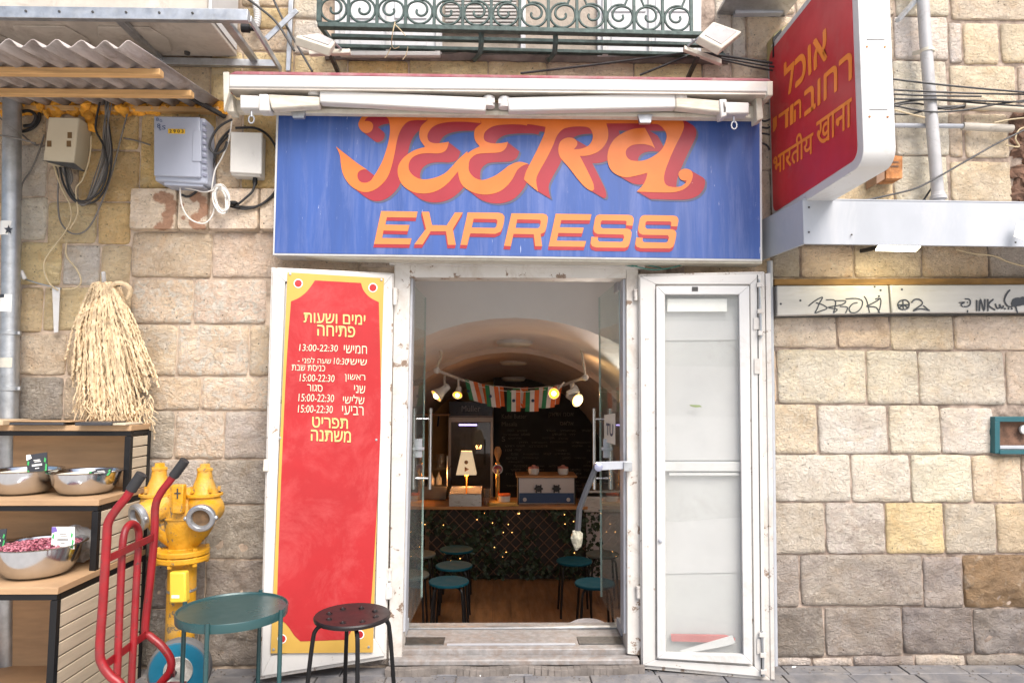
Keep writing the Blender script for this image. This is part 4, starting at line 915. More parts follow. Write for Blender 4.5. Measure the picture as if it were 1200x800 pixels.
# ------------------------------------------------------------------ shop sign
YS = -.17
PS = Plane((0, YS, 0), (0, -1, 0))
sg = thing('shop_sign', 'long blue shop sign board with orange lettering above the doorway', 'sign', PY(605, 300, YS))
part('box', MB().quad([(324,118),(893,124),(893.5,306),(319.5,299)], YS+.003, .14), CLEANW, sg, bev=.003)
part('face', MB().quad([(327,118),(890,124),(891,303.5),(321.5,296.5)], YS, .01), BLUE, sg, smooth=False)
A_ = lambda x, y: (390+x*.18333, 125+y*.18333)
B_ = lambda x, y: (600+x*.19167, 125+y*.19167)
C_ = lambda x, y: (430+x*.15833, 235+y*.15833)
D_ = lambda x, y: (610+x*.15833, 235+y*.15833)
def outline(fn, pts, k=4):
    """pts (x, y) or (x, y, 1) for a corner; smooth between corners"""
    P = [(fn(p[0], p[1]), len(p) > 2) for p in pts]; n = len(P)
    cs_ = [i for i in range(n) if P[i][1]]
    if not cs_: return [(v.x, v.y) for v in cr([(a[0], a[1], 0) for a, _ in P], k, True)]
    out = []
    for ci, c0 in enumerate(cs_):
        c1 = cs_[(ci+1) % len(cs_)]; seg = []; i = c0
        while True:
            seg.append(P[i][0])
            if i == c1 and len(seg) > 1: break
            i = (i+1) % n
        r = cr([(a, b, 0) for a, b in seg], k if len(seg) > 2 else 1)
        out += [(v.x, v.y) for v in r[:-1]]
    return out
J = outline(A_, [(230,30,1),(600,30,1),(600,88,1),(520,88),(475,100),(440,140),(415,200),(395,300),(375,385),(350,450),(310,500),(260,535),(205,547),(150,530),(100,490),(65,430),(52,370),(45,310),(20,255,1),(80,303),(150,357),(218,403,1),(190,403),(165,418),(157,445),(172,477),(205,487),(240,475),(262,445),(290,400),(320,340),(345,265),(360,200),(365,140),(358,90),(340,65),(300,52),(250,57),(215,75),(203,95,1),(225,92),(248,102),(258,125),(245,158),(210,170),(178,150),(163,115),(175,80),(200,50)])
E1 = outline(A_, [(590,40,1),(945,40,1),(945,106,1),(850,98),(760,98),(690,108),(640,130),(612,165),(605,195),(620,225),(660,235),(710,230),(742,225,1),(732,265),(710,290),(670,300),(610,298),(550,305),(505,330),(485,370),(490,410),(520,445),(570,465),(640,458),(710,430),(760,385),(800,340),(860,285,1),(870,380,1),(800,415,1),(775,445),(740,485),(690,525),(630,550),(560,555),(500,540),(455,510),(425,465),(414,410),(425,365),(460,320),(520,280),(590,258,1),(560,215),(552,170),(565,125),(605,88,1)])
E2 = outline(A_, [(935,40,1),(1270,50,1),(1240,122,1),(1200,115),(1110,115),(1030,125),(980,155),(965,190),(975,220),(1020,235),(1080,233),(1120,225,1),(1108,262),(1085,285),(1050,295),(980,298),(920,305),(880,335),(868,375),(873,415),(900,450),(940,468),(980,465),(1040,440),(1090,405),(1130,375),(1190,353),(1252,366,1),(1215,378),(1180,405),(1150,460),(1110,510),(1060,545),(990,562),(920,555),(860,530),(820,490),(802,430),(808,380),(835,330),(880,285),(940,255,1),(912,220),(903,180),(912,140),(950,108,1)])
RR = outline(B_, [(-40,40,1),(600,40,1),(577,105,1),(588,150),(585,200),(560,245),(520,280),(460,300),(415,302,1),(460,390),(495,465),(502,505,1),(485,515),(445,490),(400,440),(350,375),(310,330),(290,300),(283,260),(295,215),(330,192),(370,192),(395,210),(398,235),(378,262,1),(420,258),(465,240),(490,205),(492,165),(470,130),(420,122),(360,125),(310,140),(275,180),(250,240),(210,320),(165,400),(148,450),(160,520,1),(110,480),(73,445,1),(85,400),(120,330),(160,250),(195,170),(205,125,1),(100,108),(-40,108,1)])
AA = outline(B_, [(560,40,1),(980,52,1),(1030,70),(1052,110),(1040,160),(1000,240),(960,330),(935,400),(930,450),(945,480),(985,492),(1030,488),(1060,468),(1068,453,1),(1035,448),(1018,420),(1025,395),(1055,380),(1090,388),(1105,415),(1095,460),(1060,500),(1000,522),(920,525),(762,520,1),(800,480),(820,440),(828,405,1),(750,425),(690,432),(630,410),(595,370),(583,310),(595,250),(630,195),(690,155),(750,135),(812,130,1),(845,190),(875,257,1),(850,240),(800,230),(740,235),(702,260),(697,295),(720,325),(770,333),(820,325),(870,300),(915,262),(940,210),(943,165),(910,120),(850,105),(577,103,1)])
def shp(mb, loops, dx, dy, off): mb.flat([[PS(x+dx, y+dy, off) for x, y in l] for l in loops])
greym, redm, orm = MB(), MB(), MB()
lid = 0
for gi, G in enumerate((J, E1, E2, RR, AA)):
    ox, oy = (13.5, 10.5) if gi < 3 else (14.5, 8.5)
    if gi == 0: ox, oy = 13.5, 10.5
    for s in range(10):
        f = s/9; lid += 1
        shp(greym, [G], ox*f+2.3, oy*f+2.0, .0012+lid*.00001); shp(redm, [G], ox*f, oy*f, .0024+lid*.00001)
    shp(orm, [G], 0, 0, .0036+lid*.00002)
part('grey_outline', greym, GREYS, sg, smooth=False); part('red_shading', redm, REDS, sg, smooth=False); part('orange_logotype', orm, ORANGE, sg, smooth=False)
S_ = [(585,103),(800,106),(825,113),(836,128),(838,145),(830,187),(782,185),(785,158),(778,150),(605,148),(594,158),(592,192),(605,205),(790,208),(812,216),(822,235),(820,262),(808,315),(797,338),(775,350),(560,348),(530,338),(518,318),(525,268),(573,270),(572,293),(582,303),(742,306),(757,300),(768,270),(760,252),(570,248),(548,236),(540,215),(540,195),(552,130),(565,110)]
EX = [[C_(*p) for p in [(105,78),(375,82),(365,127),(148,124),(136,178),(315,181),(303,226),(123,222),(112,277),(330,280),(318,325),(52,322)]]], \
     [[C_(*p) for p in [(405,83),(460,83),(482,182),(590,184),(652,88),(710,88),(636,212),(658,328),(600,328),(585,228),(472,228),(412,325),(350,325),(437,210)]]], \
     [[C_(*p) for p in [(745,88),(975,90),(1003,98),(1018,118),(1016,150),(1005,200),(990,230),(950,247),(765,243),(742,330),(692,328)]], [C_(*p) for p in [(790,135),(775,200),(945,203),(958,192),(966,150),(957,138)]]], \
     [[D_(*p) for p in [(-67,95),(165,97),(190,104),(202,122),(200,155),(190,205),(178,235),(148,248),(160,338),(108,338),(98,250),(-52,247),(-72,338),(-122,335)]], [D_(*p) for p in [(-25,140),(-37,203),(130,205),(143,195),(150,155),(142,143)]]], \
     [[D_(*p) for p in [(260,98),(525,102),(515,147),(302,145),(290,198),(468,201),(456,243),(280,240),(268,297),(485,300),(472,343),(207,340)]]], \
     [[D_(*p) for p in S_]], [[D_(p[0]+331, p[1]+5) for p in S_]]
xr, xo = MB(), MB()
for e, loops in enumerate(EX):
    for s in range(5): f = (s+1)/5; shp(xr, loops, -.8*f, 4.1*f, .0014+e*.00002+s*.00003)
    shp(xo, loops, 0, 0, .0026+e*.00001)
part('express_shading', xr, REDS, sg, smooth=False); part('express_lettering', xo, ORANGE2, sg, smooth=False)
part('lower_rail', MB().quad([(319,298),(893,306),(893,309),(400,303)], YS+.02, .10), IVORY, sg)
for x, y in ((349,133),(756,139)):
    part('clip', MB().quad([(x-9,y-5),(x+9,y-5),(x+7,y+5),(x-6,y+5)], YS-.095, .025), GALV, sg, bev=.002)

# ------------------------------------------------------------------ awning cassette
YA = -.34
aw = thing('awning', 'rolled up white awning cassette with folded arms above the blue sign', 'awning', PY(583, 100, YA))
part('cassette', MB().quad([(268,87),(904,95),(904,108),(268,102)], YA, .13), AWNW, aw, bev=.006)
part('front_lip', MB().quad([(268,101),(904,108.5),(904,111),(268,104.5)], YA+.006, .10), M('beige aluminium lip', (.55,.50,.44), .5, .3), aw)
part('top_cover', MB().quad([(276,83.5),(900,92),(904,95),(268,87)], YA+.004, .15), MAROON, aw, bev=.002)
part('fabric_roll', MB().tube([PY(272,100,YA+.20), PY(896,107,YA+.20)], .05, 12), MAROON, aw)
part('end_cap', MB().quad([(261,84),(268,84),(268,108),(262,130)], YA-.004, .03), IVORY, aw, bev=.004)
part('end_cap', MB().quad([(899,95),(906,95),(906,112),(899,112)], YA-.004, .14), IVORY, aw, bev=.004)
part('square_bar', MB().quad([(265,117),(892,124),(892,139),(265,131)], YS-.07, .045), CANV, aw, bev=.004)
part('front_channel', MB().quad([(290,126),(880,133),(880,138),(290,132)], YS-.085, .02), IVORY, aw, bev=.003)
for q, nm in (([(374,105),(570,114),(569,130),(374,120)], 'arm'), ([(594,114),(792,108),(792,126),(596,130)], 'arm'), ([(313,110),(374,113),(374,124),(318,128)], 'arm'), ([(792,113),(850,118),(850,132),(792,126)], 'arm')):
    part(nm, MB().quad(q, YS-.15, .055), AWNW if q[0][0] in (374, 594) else CANV, aw, bev=.008)
for x, y in ((573,120),(591,121),(797,115),(368,107)):
    part('joint', MB().lathe([(.02,-.028),(.03,-.026),(.03,.026),(.02,.028)], PY(x, y, YS-.12), (0,0,1), 14).box(*(lambda c: (c.x-.03,c.x+.03,c.y-.025,c.y+.025,c.z-.012,c.z+.012))(PY(x,y,YS-.12))), AWNW, aw)
for q in ([(281,111),(303,112),(303,127),(281,127)], [(303,110),(314,110),(316,130),(303,130)], [(846,119),(878,120),(878,133),(846,133)], [(843,116),(852,116),(852,136),(845,138)]):
    part('shoulder', MB().quad(q, YS-.16, .07), AWNW, aw, bev=.006)
part('end_bracket', MB().quad([(886,112),(893,112),(895,139),(887,142)], YS-.12, .08), IVORY, aw, bev=.004)
part('end_bracket', MB().quad([(266,110),(272,110),(274,131),(266,131)], YS-.12, .08), IVORY, aw, bev=.004)
for x, y in ((295,130),(860,137)):
    c = PY(x, y, YS-.14); part('eye_hook', MB().tube([c, c-Vector((0,0,.03))], .006, 8).tube([c+Vector((math.sin(a)*.014, 0, -.045-math.cos(a)*.02)) for a in [k*math.pi/6 for k in range(12)]], .004, 6, closed=True), GALV, aw)

# ------------------------------------------------------------------ balcony guard
YB = -.25
bl = thing('balcony_railing', 'dark green wrought iron balcony railing with spiral scrolls above the awning', 'railing', PY(600, 30, YB))
part('bottom_rail', MB().quad([(371,25),(838,37),(838,42),(373,31)], YB-.01, .04), DARKG, bl, bev=.003)
for (xa_, ya_, xb_, yb_, yy) in ((388,39,845,50,-.15),(392,51,850,62,-.07)):
    part('floor_bar', MB().quad([(xa_,ya_),(xb_,yb_),(xb_,yb_+4),(xa_,ya_+4.5)], yy, .03), DARKG, bl, bev=.003)
def rail_y(x): return 26+(x-372)*12/466
zrail = PY(374, rail_y(374), YB).z
first_s = None; xs = [374+33.6*k for k in range(14)]
for k, x in enumerate(xs):
    yb = rail_y(x); a_ = PY(x, yb, YB); part('upright', MB().box(a_.x-.008, a_.x+.008, YB+.002, YB+.018, a_.z-.003, a_.z+.36), DARKG, bl, bev=.002)
    if k == 13: break
    xm = x+16.8; c = PY(xm, rail_y(xm), YB+.01); rO = .067
    sg_ = 1 if k % 2 else -1
    if k in (0,): sg_ = 1
    cz = c.z+rO+.004; pts = []
    # open ring whose upper end winds in to a small spiral
    for j in range(46):
        f = j/45; an = math.pi*.62 - f*3.7*math.pi; r_ = rO*(1 if f < .50 else max(.20, 1-((f-.5)*2)**.75*.80))
        sh_ = 0 if f < .45 else (f-.45)*.012
        pts.append(Vector((c.x+sg_*(math.cos(an)*r_), c.y, cz+math.sin(an)*r_ + sh_)))
    part('scroll', MB().tube(pts, .0068, 6), DARKG, bl)
    part('stem_curve', MB().tube(cr([pts[0], pts[0]+Vector((-sg_*.02,0,.08)), pts[0]+Vector((sg_*.03,0,.2))], 6), .0062, 6), DARKG, bl)
for x in (564, 651):
    part('bracket', MB().tube([PY(x, 31, YB+.01), PY(x, 50, YB+.04), PY(x-1, 62, YB+.08), PY(x-7, 70, -.10), PY(x-9, 70, -.0)], .014, 4), DARKG, bl, smooth=False)
part('side_rail', MB().bar(PY(374,29,YB+.02), PY(392,53,-.01), .02, .02), DARKG, bl); part('side_rail', MB().bar(PY(836,40,YB+.02), PY(846,64,-.01), .02, .02), DARKG, bl)
part('corner_post', MB().bar(PY(374,26,YB+.01), PY(374,26,YB+.01)+Vector((0,0,.4)), .024, .024, up=(0,1,0)), DARKG, bl)
for pts in ([(463,26),(460,40),(459,52),(462,57),(468,55)],[(462,28),(470,36),(475,42)],[(458,56),(454,64),(451,68)],[(478,55),(476,64),(472,70)]):
    single('twine', MB().tube(cr([PY(x, y, -.27+.1*(y > 45)) for x, y in pts]), .0025, 5), BEIGEC, {463:'long twine loop tied round the balcony railing',462:'short twine end on the balcony bottom rail',458:'slanting twine end hanging below the balcony twine loop',478:'thin twine wisp right of the twine loop under the balcony'}[pts[0][0]], 'twine', 'twine ends on the balcony')

# floodlights
def flood(px, lb, q, depth, Y, arm, brk):
    t = thing('floodlight', lb, 'floodlight', PY(px, q[2][1], Y), 'white floodlights on the facade')
    pl = [PY(x, y, Y+dy) for x, y, dy in q]; nrm = (pl[1]-pl[0]).cross(pl[3]-pl[0]).normalized()
    if nrm.y < 0: nrm = -nrm
    part('housing', MB().prism(pl, nrm*depth), IVORY, t, bev=.008)
    c = sum(pl, Vector())/4
    part('lens', MB().prism([c+(p-c)*.74-nrm*.004 for p in pl], nrm*.003), M('grey lamp lens', (.38,.36,.36), .25), t)
    part('bracket', MB().quad(brk, Y+.06, .03), IVORY, t, bev=.003)
    part('arm', MB().bar(PY(*arm[0], Y+.08), PY(*arm[1], -.02), .02, .02), DKMET, t)
    part('yoke', MB().tube([PY(*arm[2], Y-.0), PY(*arm[3], Y+.06)], .006, 6), GALV, t)
    return t
flood(370, 'white floodlight beside the left end of the balcony railing', [(346,42,-.12),(374,38,.0),(394,48,.02),(388,56,-.08)], .05, -.30, [(387,64),(396,84),(390,48),(400,58)], [(361,58),(410,57),(410,62),(362,64)])
flood(840, 'white floodlight tilted upwards beside the right end of the balcony', [(819,42,-.1),(836,25,.0),(870,37,0),(846,57,-.1)], .045, -.30, [(818,66),(806,92),(822,42),(806,54)], [(802,53),(846,69),(846,75),(802,58)])

# ------------------------------------------------------------------ upper left: air conditioner on its bracket
z_ac = PY(100, 68, -.03).z; XR = PY(278, 66, -.05).x
ac = thing('air_conditioner', 'big dusty white air conditioner outdoor unit seen from below above the corrugated canopy', 'air conditioner', ((XR-1.6)/1, -.25, z_ac))
part('casing', MB().box(XR-1.75, XR-.015, -.41, -.06, z_ac+.03, z_ac+.9), PAN, ac, bev=.01)
pan = part('base_pan', MB().box(XR-1.75, XR, -.42, -.05, z_ac+.004, z_ac+.03), PAN, ac, bev=.006)
for k in range(4):
    x0_ = XR-.30-k*.42; part('rib', MB().prism([(x0_-.02,-.36,z_ac+.004),(x0_-.28,-.36,z_ac+.004),(x0_-.34,-.25,z_ac+.004),(x0_-.28,-.12,z_ac+.004),(x0_-.02,-.12,z_ac+.004),(x0_+.02,-.24,z_ac+.004)], (0,0,-.009)), PAN, pan, bev=.004)
for k in range(3): part('drain', MB().lathe([(.016,0),(.014,-.012),(.006,-.012),(0,-.006)], (XR-.25-k*.5,-.10,z_ac+.003), n=12), DKMET, pan)
part('corner_trim', MB().box(XR-.012, XR+.004, -.40, -.07, z_ac+.035, z_ac+.5), CLEANW, ac)
part('valve', MB().lathe([(.022,0),(.022,.04),(.012,.045),(.012,.09)], PY(283,33,-.3), (1,.1,0), 12), BLACKS, ac)
bk_ = thing('bracket_frame', 'galvanised steel wall bracket carrying the air conditioner', 'bracket', (XR, -.2, z_ac-.2))
fY = PZ(200, 19, z_ac).y
part('front_rail', MB().box(XR-1.8, PY(292,15,fY).x, fY-.02, fY+.012, z_ac-.028, z_ac+.03), GALV, bk_, bev=.002)
part('front_lip', MB().box(XR-1.8, PY(292,15,fY).x, fY+.012, fY+.04, z_ac+.0, z_ac+.003), GALV, bk_)
for k in range(9): part('bolt', MB().lathe([(.006,0),(.006,.004),(0,.005)], (XR-.05-k*.16, fY-.02, z_ac+.004), (0,-1,0), 8), DKMET, bk_)
part('rear_rail', MB().quad([(150,66),(324,70),(326,78),(150,74)], -.06, .03), GALV, bk_, bev=.002)
for xx in (PY(286,60,-.2).x, XR-.42, XR-1.2): part('cross_bar', MB().box(xx-.02, xx+.02, fY+.012, .0, z_ac-.025, z_ac+.0), GALV, bk_, bev=.002)
part('strut', MB().bar(PY(293,22,fY+.02), PY(329,82,-.04), .035, .012, up=(1,0,0)), GALV, bk_, bev=.002)
part('strut', MB().bar(PY(348,12,-.12), PY(312,46,-.12), .03, .01, up=(0,1,0)), GALV, bk_, bev=.002)
part('upright', MB().bar(PY(343,-40,-.03), PY(338,84,-.03), .025, .02, up=(0,1,0)), GALV, bk_, bev=.002)
# white corrugated hose beside
single('drain_hose', MB().tube(cr([PY(x, y, -.06) for x, y in ((296,-20),(300,5),(302,20),(299,36))], 14), [.018+.003*(k % 2) for k in range(43)], 10), CLEANW, 'ribbed white hose hanging beside the air conditioner bracket', 'hose')

# corrugated canopy
XW = PY(259, 122, -.03).x; zw = PY(259, 122, -.03).z; YF = -.9
zf = PX(152, 52, XW).z; yf_ = PX(152, 52, XW).y
cn = thing('corrugated_canopy', 'weathered corrugated canopy on timber battens over the shelf unit', 'canopy', (XW-.8, -.5, zw))
sh = MB(); nx = 150; ny = 6; xl = XW-1.9
vs = []
for j in range(ny+1):
    f = j/ny; y = -.02+(yf_+.02)*f; z = zw+(zf-zw)*f
    for i in range(nx+1):
        x = xl+(XW-xl)*i/nx; vs.append(Vector((x, y+(.012*noise.noise(Vector((x*5, 0, 0))) if j == ny else 0), z+.018*math.sin(x*2*math.pi/.098)+.004*noise.noise(Vector((x*3, y*3, 0))))))
fs = [(j*(nx+1)+i, j*(nx+1)+i+1, (j+1)*(nx+1)+i+1, (j+1)*(nx+1)+i) for j in range(ny) for i in range(nx)]
so = part('sheet', sh.add(vs, fs), CORR, cn, ang=80); sm = so.modifiers.new('thick', 'SOLIDIFY'); sm.thickness = .004
for (px, py, nm) in ((190, 81, 'a'), (226, 106, 'b'), (258, 123, 'c')):
    e = PX(px, py, XW-.004)
    part('batten', MB().box(xl, e.x, e.y-.02, e.y+.02, e.z-.03-(.018 if nm == 'c' else .006), e.z-(.018 if nm == 'c' else .006)), WOODB, cn, bev=.003)
part('strut', MB().bar(PX(170,85,XW-.25), PY(264,137,-.02), .02, .02), DKMET, cn)
# foam under the canopy
fm = MB(); random.seed(3)
for i in range(170):
    x = random.uniform(-25, 262); y = 127+random.uniform(-5, 6)
    if 112 < x < 122: continue
    if 126 < x < 260: y = 125+random.uniform(-4, 5)+3*math.sin(x*.05)
    fm.ball(PY(x, y, -.03), random.uniform(.014, .032), 12, (1.3, .7, .8))
for x, y in ((100,128),(104,136),(107,143),(108,150),(100,120),(112,128),(55,132),(48,126),(140,126),(146,130)): fm.ball(PY(x, y, -.05), random.uniform(.018, .03), 14, (1, .8, 1.2))
fm.v = [v+Vector((noise.noise(v*40), noise.noise(v*40+Vector((9,0,0))), noise.noise(v*40+Vector((0,9,0)))))*.016+Vector((noise.noise(v*110),0,noise.noise(v*110+Vector((3,3,0)))))*.006 for v in fm.v]
single('expanding_foam', fm, FOAM, 'lumpy orange expanding foam filling the joint under the corrugated canopy', 'foam', kind='stuff')

# left drainpipe
pp = thing('drainpipe', 'galvanised steel drainpipe at the left edge with torn stickers', 'pipe', PY(12, 490, -.1))
part('tube', MB().tube([PY(17,-30,-.1), PY(14.5,115,-.1), PY(13,300,-.1), PY(10,520,-.1), PY(9,779,-.1)], .043, 20), GALV, pp)
for y in (390, 455): part('clamp', MB().lathe([(.044,-.012),(.048,-.01),(.048,.01),(.044,.012)], PY(12, y, -.1), n=20).bar(PY(22,y,-.13), PY(24,y,0), .01, .016), GALV, pp)
def sticker(px, py, w_, h_, mat, nm='sticker'):
    c = PY(px, py, -.1); vs = []; n = 6
    for i in range(n+1):
        a_ = -math.pi/2 + (i/n-.5)*w_; 
        for z in (-h_/2, h_/2): vs.append(c+Vector((math.cos(a_)*.0455, math.sin(a_)*.0455, z)))
    return part(nm, MB().add(vs, [(2*i, 2*i+2, 2*i+3, 2*i+1) for i in range(n)]), mat, pp)
s1 = sticker(12, 269, 1.4, .075, CARDW)
ss = MB(); c = PY(10, 269, -.148)
L = [c+Vector((math.sin(k*math.pi/5)*(.026 if k % 2 == 0 else .011), 0, math.cos(k*math.pi/5)*(.026 if k % 2 == 0 else .011))) for k in range(10)]
part('star', ss.flat([L]), INKB, s1)
sticker(12, 356, 1.5, .09, CARDW); sticker(12, 348, 1.5, .018, INKB, 'sticker_band'); sticker(12, 425, 1.6, .05, M('yellowed sticker', (.6,.58,.5), .6))

# beige junction box
def clist(name, specs, mat, r, cat='cable', group=None):
    for lb, Y, pts in specs:
        single(name, MB().tube(cr([PY(p[0], p[1], Y if len(p) < 3 else p[2]) for p in pts], 7), r, 7), mat, lb, cat, group)
t = thing('junction_box', 'beige metal junction box with peeled label marks under the corrugated canopy', 'junction box', PY(72, 192, -.1))
part('body', MB().quad([(57,137),(93,138),(86,192),(50,189)], -.13, .12), M('beige metal', (.52,.46,.34), .5, var=.06, dirt=.2), t, bev=.006)
for x0, y0 in ((55,165),(79,155),(78,165)): part('label_mark', MB().rect(x0,y0,x0+5,y0+7,-.132,.004), M('brown glue mark', (.14,.08,.03), .8), t)
part('lid_edge', MB().quad([(49,188),(86,191),(97,199),(96,200),(85,193),(49,190)][:4], -.134, .02), DKMET, t)
t = thing('telecom_box', 'lavender grey telecom cabinet with a yellow number sticker', 'telecom box', PY(212, 218, -.1))
part('body', MB().quad([(181,137),(240,138),(243,216),(181,212)], -.14, .125), TELE, t, bev=.01)
part('lid', MB().quad([(180,136),(234,137),(235,208),(180,206)], -.155, .02), TELE, t, bev=.006)
part('panel', MB().quad([(226,153),(235,153),(236,189),(225,189)], -.160, .008), TELE, t, bev=.002)
part('tray', MB().quad([(192,212),(238,214),(238,219),(192,217)], -.13, .10), TELE, t, bev=.004)
for k in range(9): part('vent', MB().quad([(237,143+k*7.5),(242,144+k*7.5),(242,147+k*7.5),(237,146+k*7.5)], -.147, .006), M('vent shadow plastic', (.2,.21,.28), .5), t)
ns = part('number_sticker', MB().quad([(197,151),(216.5,151.5),(216.5,156.8),(197,156.4)], -.1575, .002), M('yellow sticker', (.85,.52,.03), .5), t)
part('number', ppx_text(MB(), '2903', Plane((0,-.1575,0),(0,-1,0)), (198.5,152,215,155.8), .001, bold=.02, spacing=1.5), INKB, ns, smooth=False)
pm = MB(); plm = Plane((0,-.156,0),(0,-1,0))
for q in ((183,138,186,142),(187,140,190,143),(184,145,188,150),(190,147,194,152),(186,150,189,153)): ppx_text(pm, random.choice(['G','8','S','B','6']), plm, q, .001)
part('marker_scrawl', pm, NAVY, t, smooth=False)
t = thing('small_junction_box', 'small pale grey junction box hanging between black cable loops', 'junction box', PY(288, 207, -.1))
part('body', MB().quad([(271,156),(306,157),(305,207),(270,205)], -.09, .08), IVORY if 0 else M('pale grey plastic', (.62,.61,.58), .45, var=.05, dirt=.15), t, bev=.008)
part('lid', MB().quad([(270,154),(307,155),(306,204),(269,202)], -.11, .022), MATS['pale grey plastic'], t, bev=.006)
part('gland', MB().lathe([(.012,0),(.014,-.03),(.008,-.045)], PY(299,208,-.06), n=10), BLACKS, t)

# cables on the left
clist('cable', [
 ('thick black cable dropping from the canopy into the loop under the beige box', -.09, [(117,120),(112,150),(121,170),(126,195),(120,220),(108,232),(92,236),(82,226),(77,205),(76,192)]),
 ('dark cable loop, outermost around the beige junction box', -.07, [(124,118),(128,150),(131,180),(127,212),(114,234),(96,239),(84,232),(74,214),(70,196)]),
 ], BLACKC, .0055, group='cables looping under the beige junction box')
nm = ['grey cable strand innermost in the loop', 'grey cable strand second from inside in the loop', 'grey cable strand in the middle of the loop', 'grey cable strand near the outside of the loop', 'slack grey cable strand sagging lowest in the loop', 'grey cable strand crossing the loop towards the canopy', 'thin grey strand hugging the inner black cable', 'thin grey strand hugging the outer black cable', 'grey strand twisted round the middle strand', 'grey strand leaving the box nearest its lower corner', 'grey strand rising steepest towards the foam', 'faint grey strand just outside the outer black cable']
for k, l_ in enumerate(nm):
    o = (k*2.0) % 13; r2 = random.uniform(-4, 4); k = k*.55
    single('cable', MB().tube(cr([PY(x, y, -.05-.012*(int(k*2) % 3)) for x, y in [(126+r2+k, 118),(124-o*.5+k, 150),(128-o+k, 180),(122-o, 212+r2),(108-o*.5, 230+k),(94, 235+k*.8),(84-o*.3, 226+r2),(78+o*.6, 210),(70+o, 196)]], 7), .0034, 6), GREYC, l_+' below the beige junction box', 'cable', 'cables looping under the beige junction box')
clist('cable', [
 ('long thin grey cable making the wide low loop beside the beige box', -.05, [(150,130),(141,165),(132,200),(118,240),(103,268),(86,274),(72,262),(68,240),(68,205),(64,192)]),
 ('black cable slanting behind the drainpipe', -.04, [(-20,128),(10,145),(38,168),(45,170)]),
 ('thin black cable crossing the drainpipe', -.17, [(-20,156),(15,161),(42,168)]),
 ('thin green grey wire hanging right of the drainpipe', -.03, [(52,158),(45,180),(36,200),(26,216),(25,235)]),
 ('grey cable ending in the wall between the two boxes', -.03, [(145,162),(160,165),(176,170)]),
 ], GREYC, .0042, group='loose grey cables left of the telecom box')
clist('cable', [
 ('beige cable hanging from the beige box down to the white hook', -.06, [(63,194),(72,220),(82,240),(83,258),(76,272),(64,288),(53,304),(52,318),(58,332),(68,340)]),
 ('beige cable running from the canopy behind the loop', -.08, [(107,160),(105,185),(97,210),(89,222),(91,250),(82,268)]),
 ('thin beige wire beside the beige cable', -.04, [(78,284),(78,300),(90,316),(95,330),(88,338),(74,339)]),
 ], BEIGEC, .0042, group='beige cables below the beige junction box')
clist('cable', [
 ('thick black cable curving from the awning end to the telecom box', -.12, [(272,140),(258,148),(249,160),(246,172),(252,180),(262,176),(266,166)]),
 ('black cable loop passing behind the small pale grey box', -.04, [(270,152),(258,165),(250,185),(248,205),(249,222)]),
 ('black cable loop over the small pale grey box', -.05, [(276,150),(298,150),(312,157),(322,170),(326,185)]),
 ('black cable dropping from the small grey box to the tape knot', -.07, [(299,214),(296,224),(288,232),(278,240)]),
 ('black cable sweeping from the tape knot to the blue sign', -.06, [(270,242),(288,245),(305,240),(318,230),(326,218)]),
 ('second black cable under the one sweeping to the blue sign', -.05, [(270,238),(280,242),(300,242),(316,233),(326,224)]),
 ('black cable between telecom box and small grey box', -.05, [(268,158),(256,172),(251,188),(247,204),(236,219),(222,230),(212,228)]),
 ], BLACKC, .0065, group='black cables around the small grey box')
clist('cable', [
 ('white cable running down beside the small grey box', -.08, [(272,140),(268,165),(260,185),(252,200),(248,222)]),
 ('white cable looping across the painted lintel', -.09, [(211,217),(213,240),(222,256),(238,262),(248,254),(252,240)]),
 ('short white cable crossing from the telecom box to the coil', -.09, [(213,219),(226,222),(240,225),(252,222)]),
 ], WHITEC, .0038, group='white cables by the telecom box')
cl = MB(); random.seed(5)
for k in range(9):
    ax = random.uniform(6, 9); ay = random.uniform(13, 17); cx, cy = 259+random.uniform(-1.5, 1.5), 233+random.uniform(-2, 2)
    cl.tube([PY(cx+ax*math.cos(a_)+2*math.sin(a_), cy+ay*math.sin(a_), -.10+.02*math.sin(a_*2+k)) for a_ in [j*math.pi/14 for j in range(28)]], .0036, 6, closed=True)
single('cable_coil', cl, WHITEC, 'coil of white cable hanging beneath the small pale grey box', 'cable coil')
single('tape_knot', MB().ball(PY(273,238,-.08), .022, 8, (1.3,.8,.6)).ball(PY(278,243,-.08), .016, 8, (1.2,.8,.5)), BLACKS, 'black tape knot joining cables beside the white coil', 'tape', smooth=False)
# coiled black hose top left
clist('cable', [('black cable coil behind the drainpipe under the canopy, outer turn', -.03, [(20,128),(32,126),(44,130),(46,140),(38,150),(26,154),(20,148)]), ('black cable coil behind the drainpipe, inner turn', -.05, [(22,132),(34,130),(42,136),(38,146),(28,148)])], BLACKC, .009, group='black cables behind the drainpipe')
clist('cable', [('thick black cable slanting down to the awning past the steel bracket', -.08, [(312,-20),(330,20),(352,60),(366,84)]), ('thinner black cable crossing above the awning to the bracket', -.14, [(286,-4),(305,10),(325,28),(345,60)]),
 ('black cable strung from the balcony to the awning', -.1, [(610,86),(680,78),(760,68),(812,62),(850,66),(905,74)]), ('short black cable slanting from the floodlight to the awning', -.08, [(750,88),(775,78),(805,66)])], BLACKC, .0065, group='black cables above the awning')
clist('cable', [('rust red wire hanging at the right jamb inside the doorway head', -.06, [(718,306),(740,312),(752,310),(775,314)]), ('green wire tangle above the glazed timber door', -.08, [(740,311),(765,316),(790,313),(810,306)])], M('teal wire', (.03,.2,.17), .5), .003, group='thin wires over the doorway')

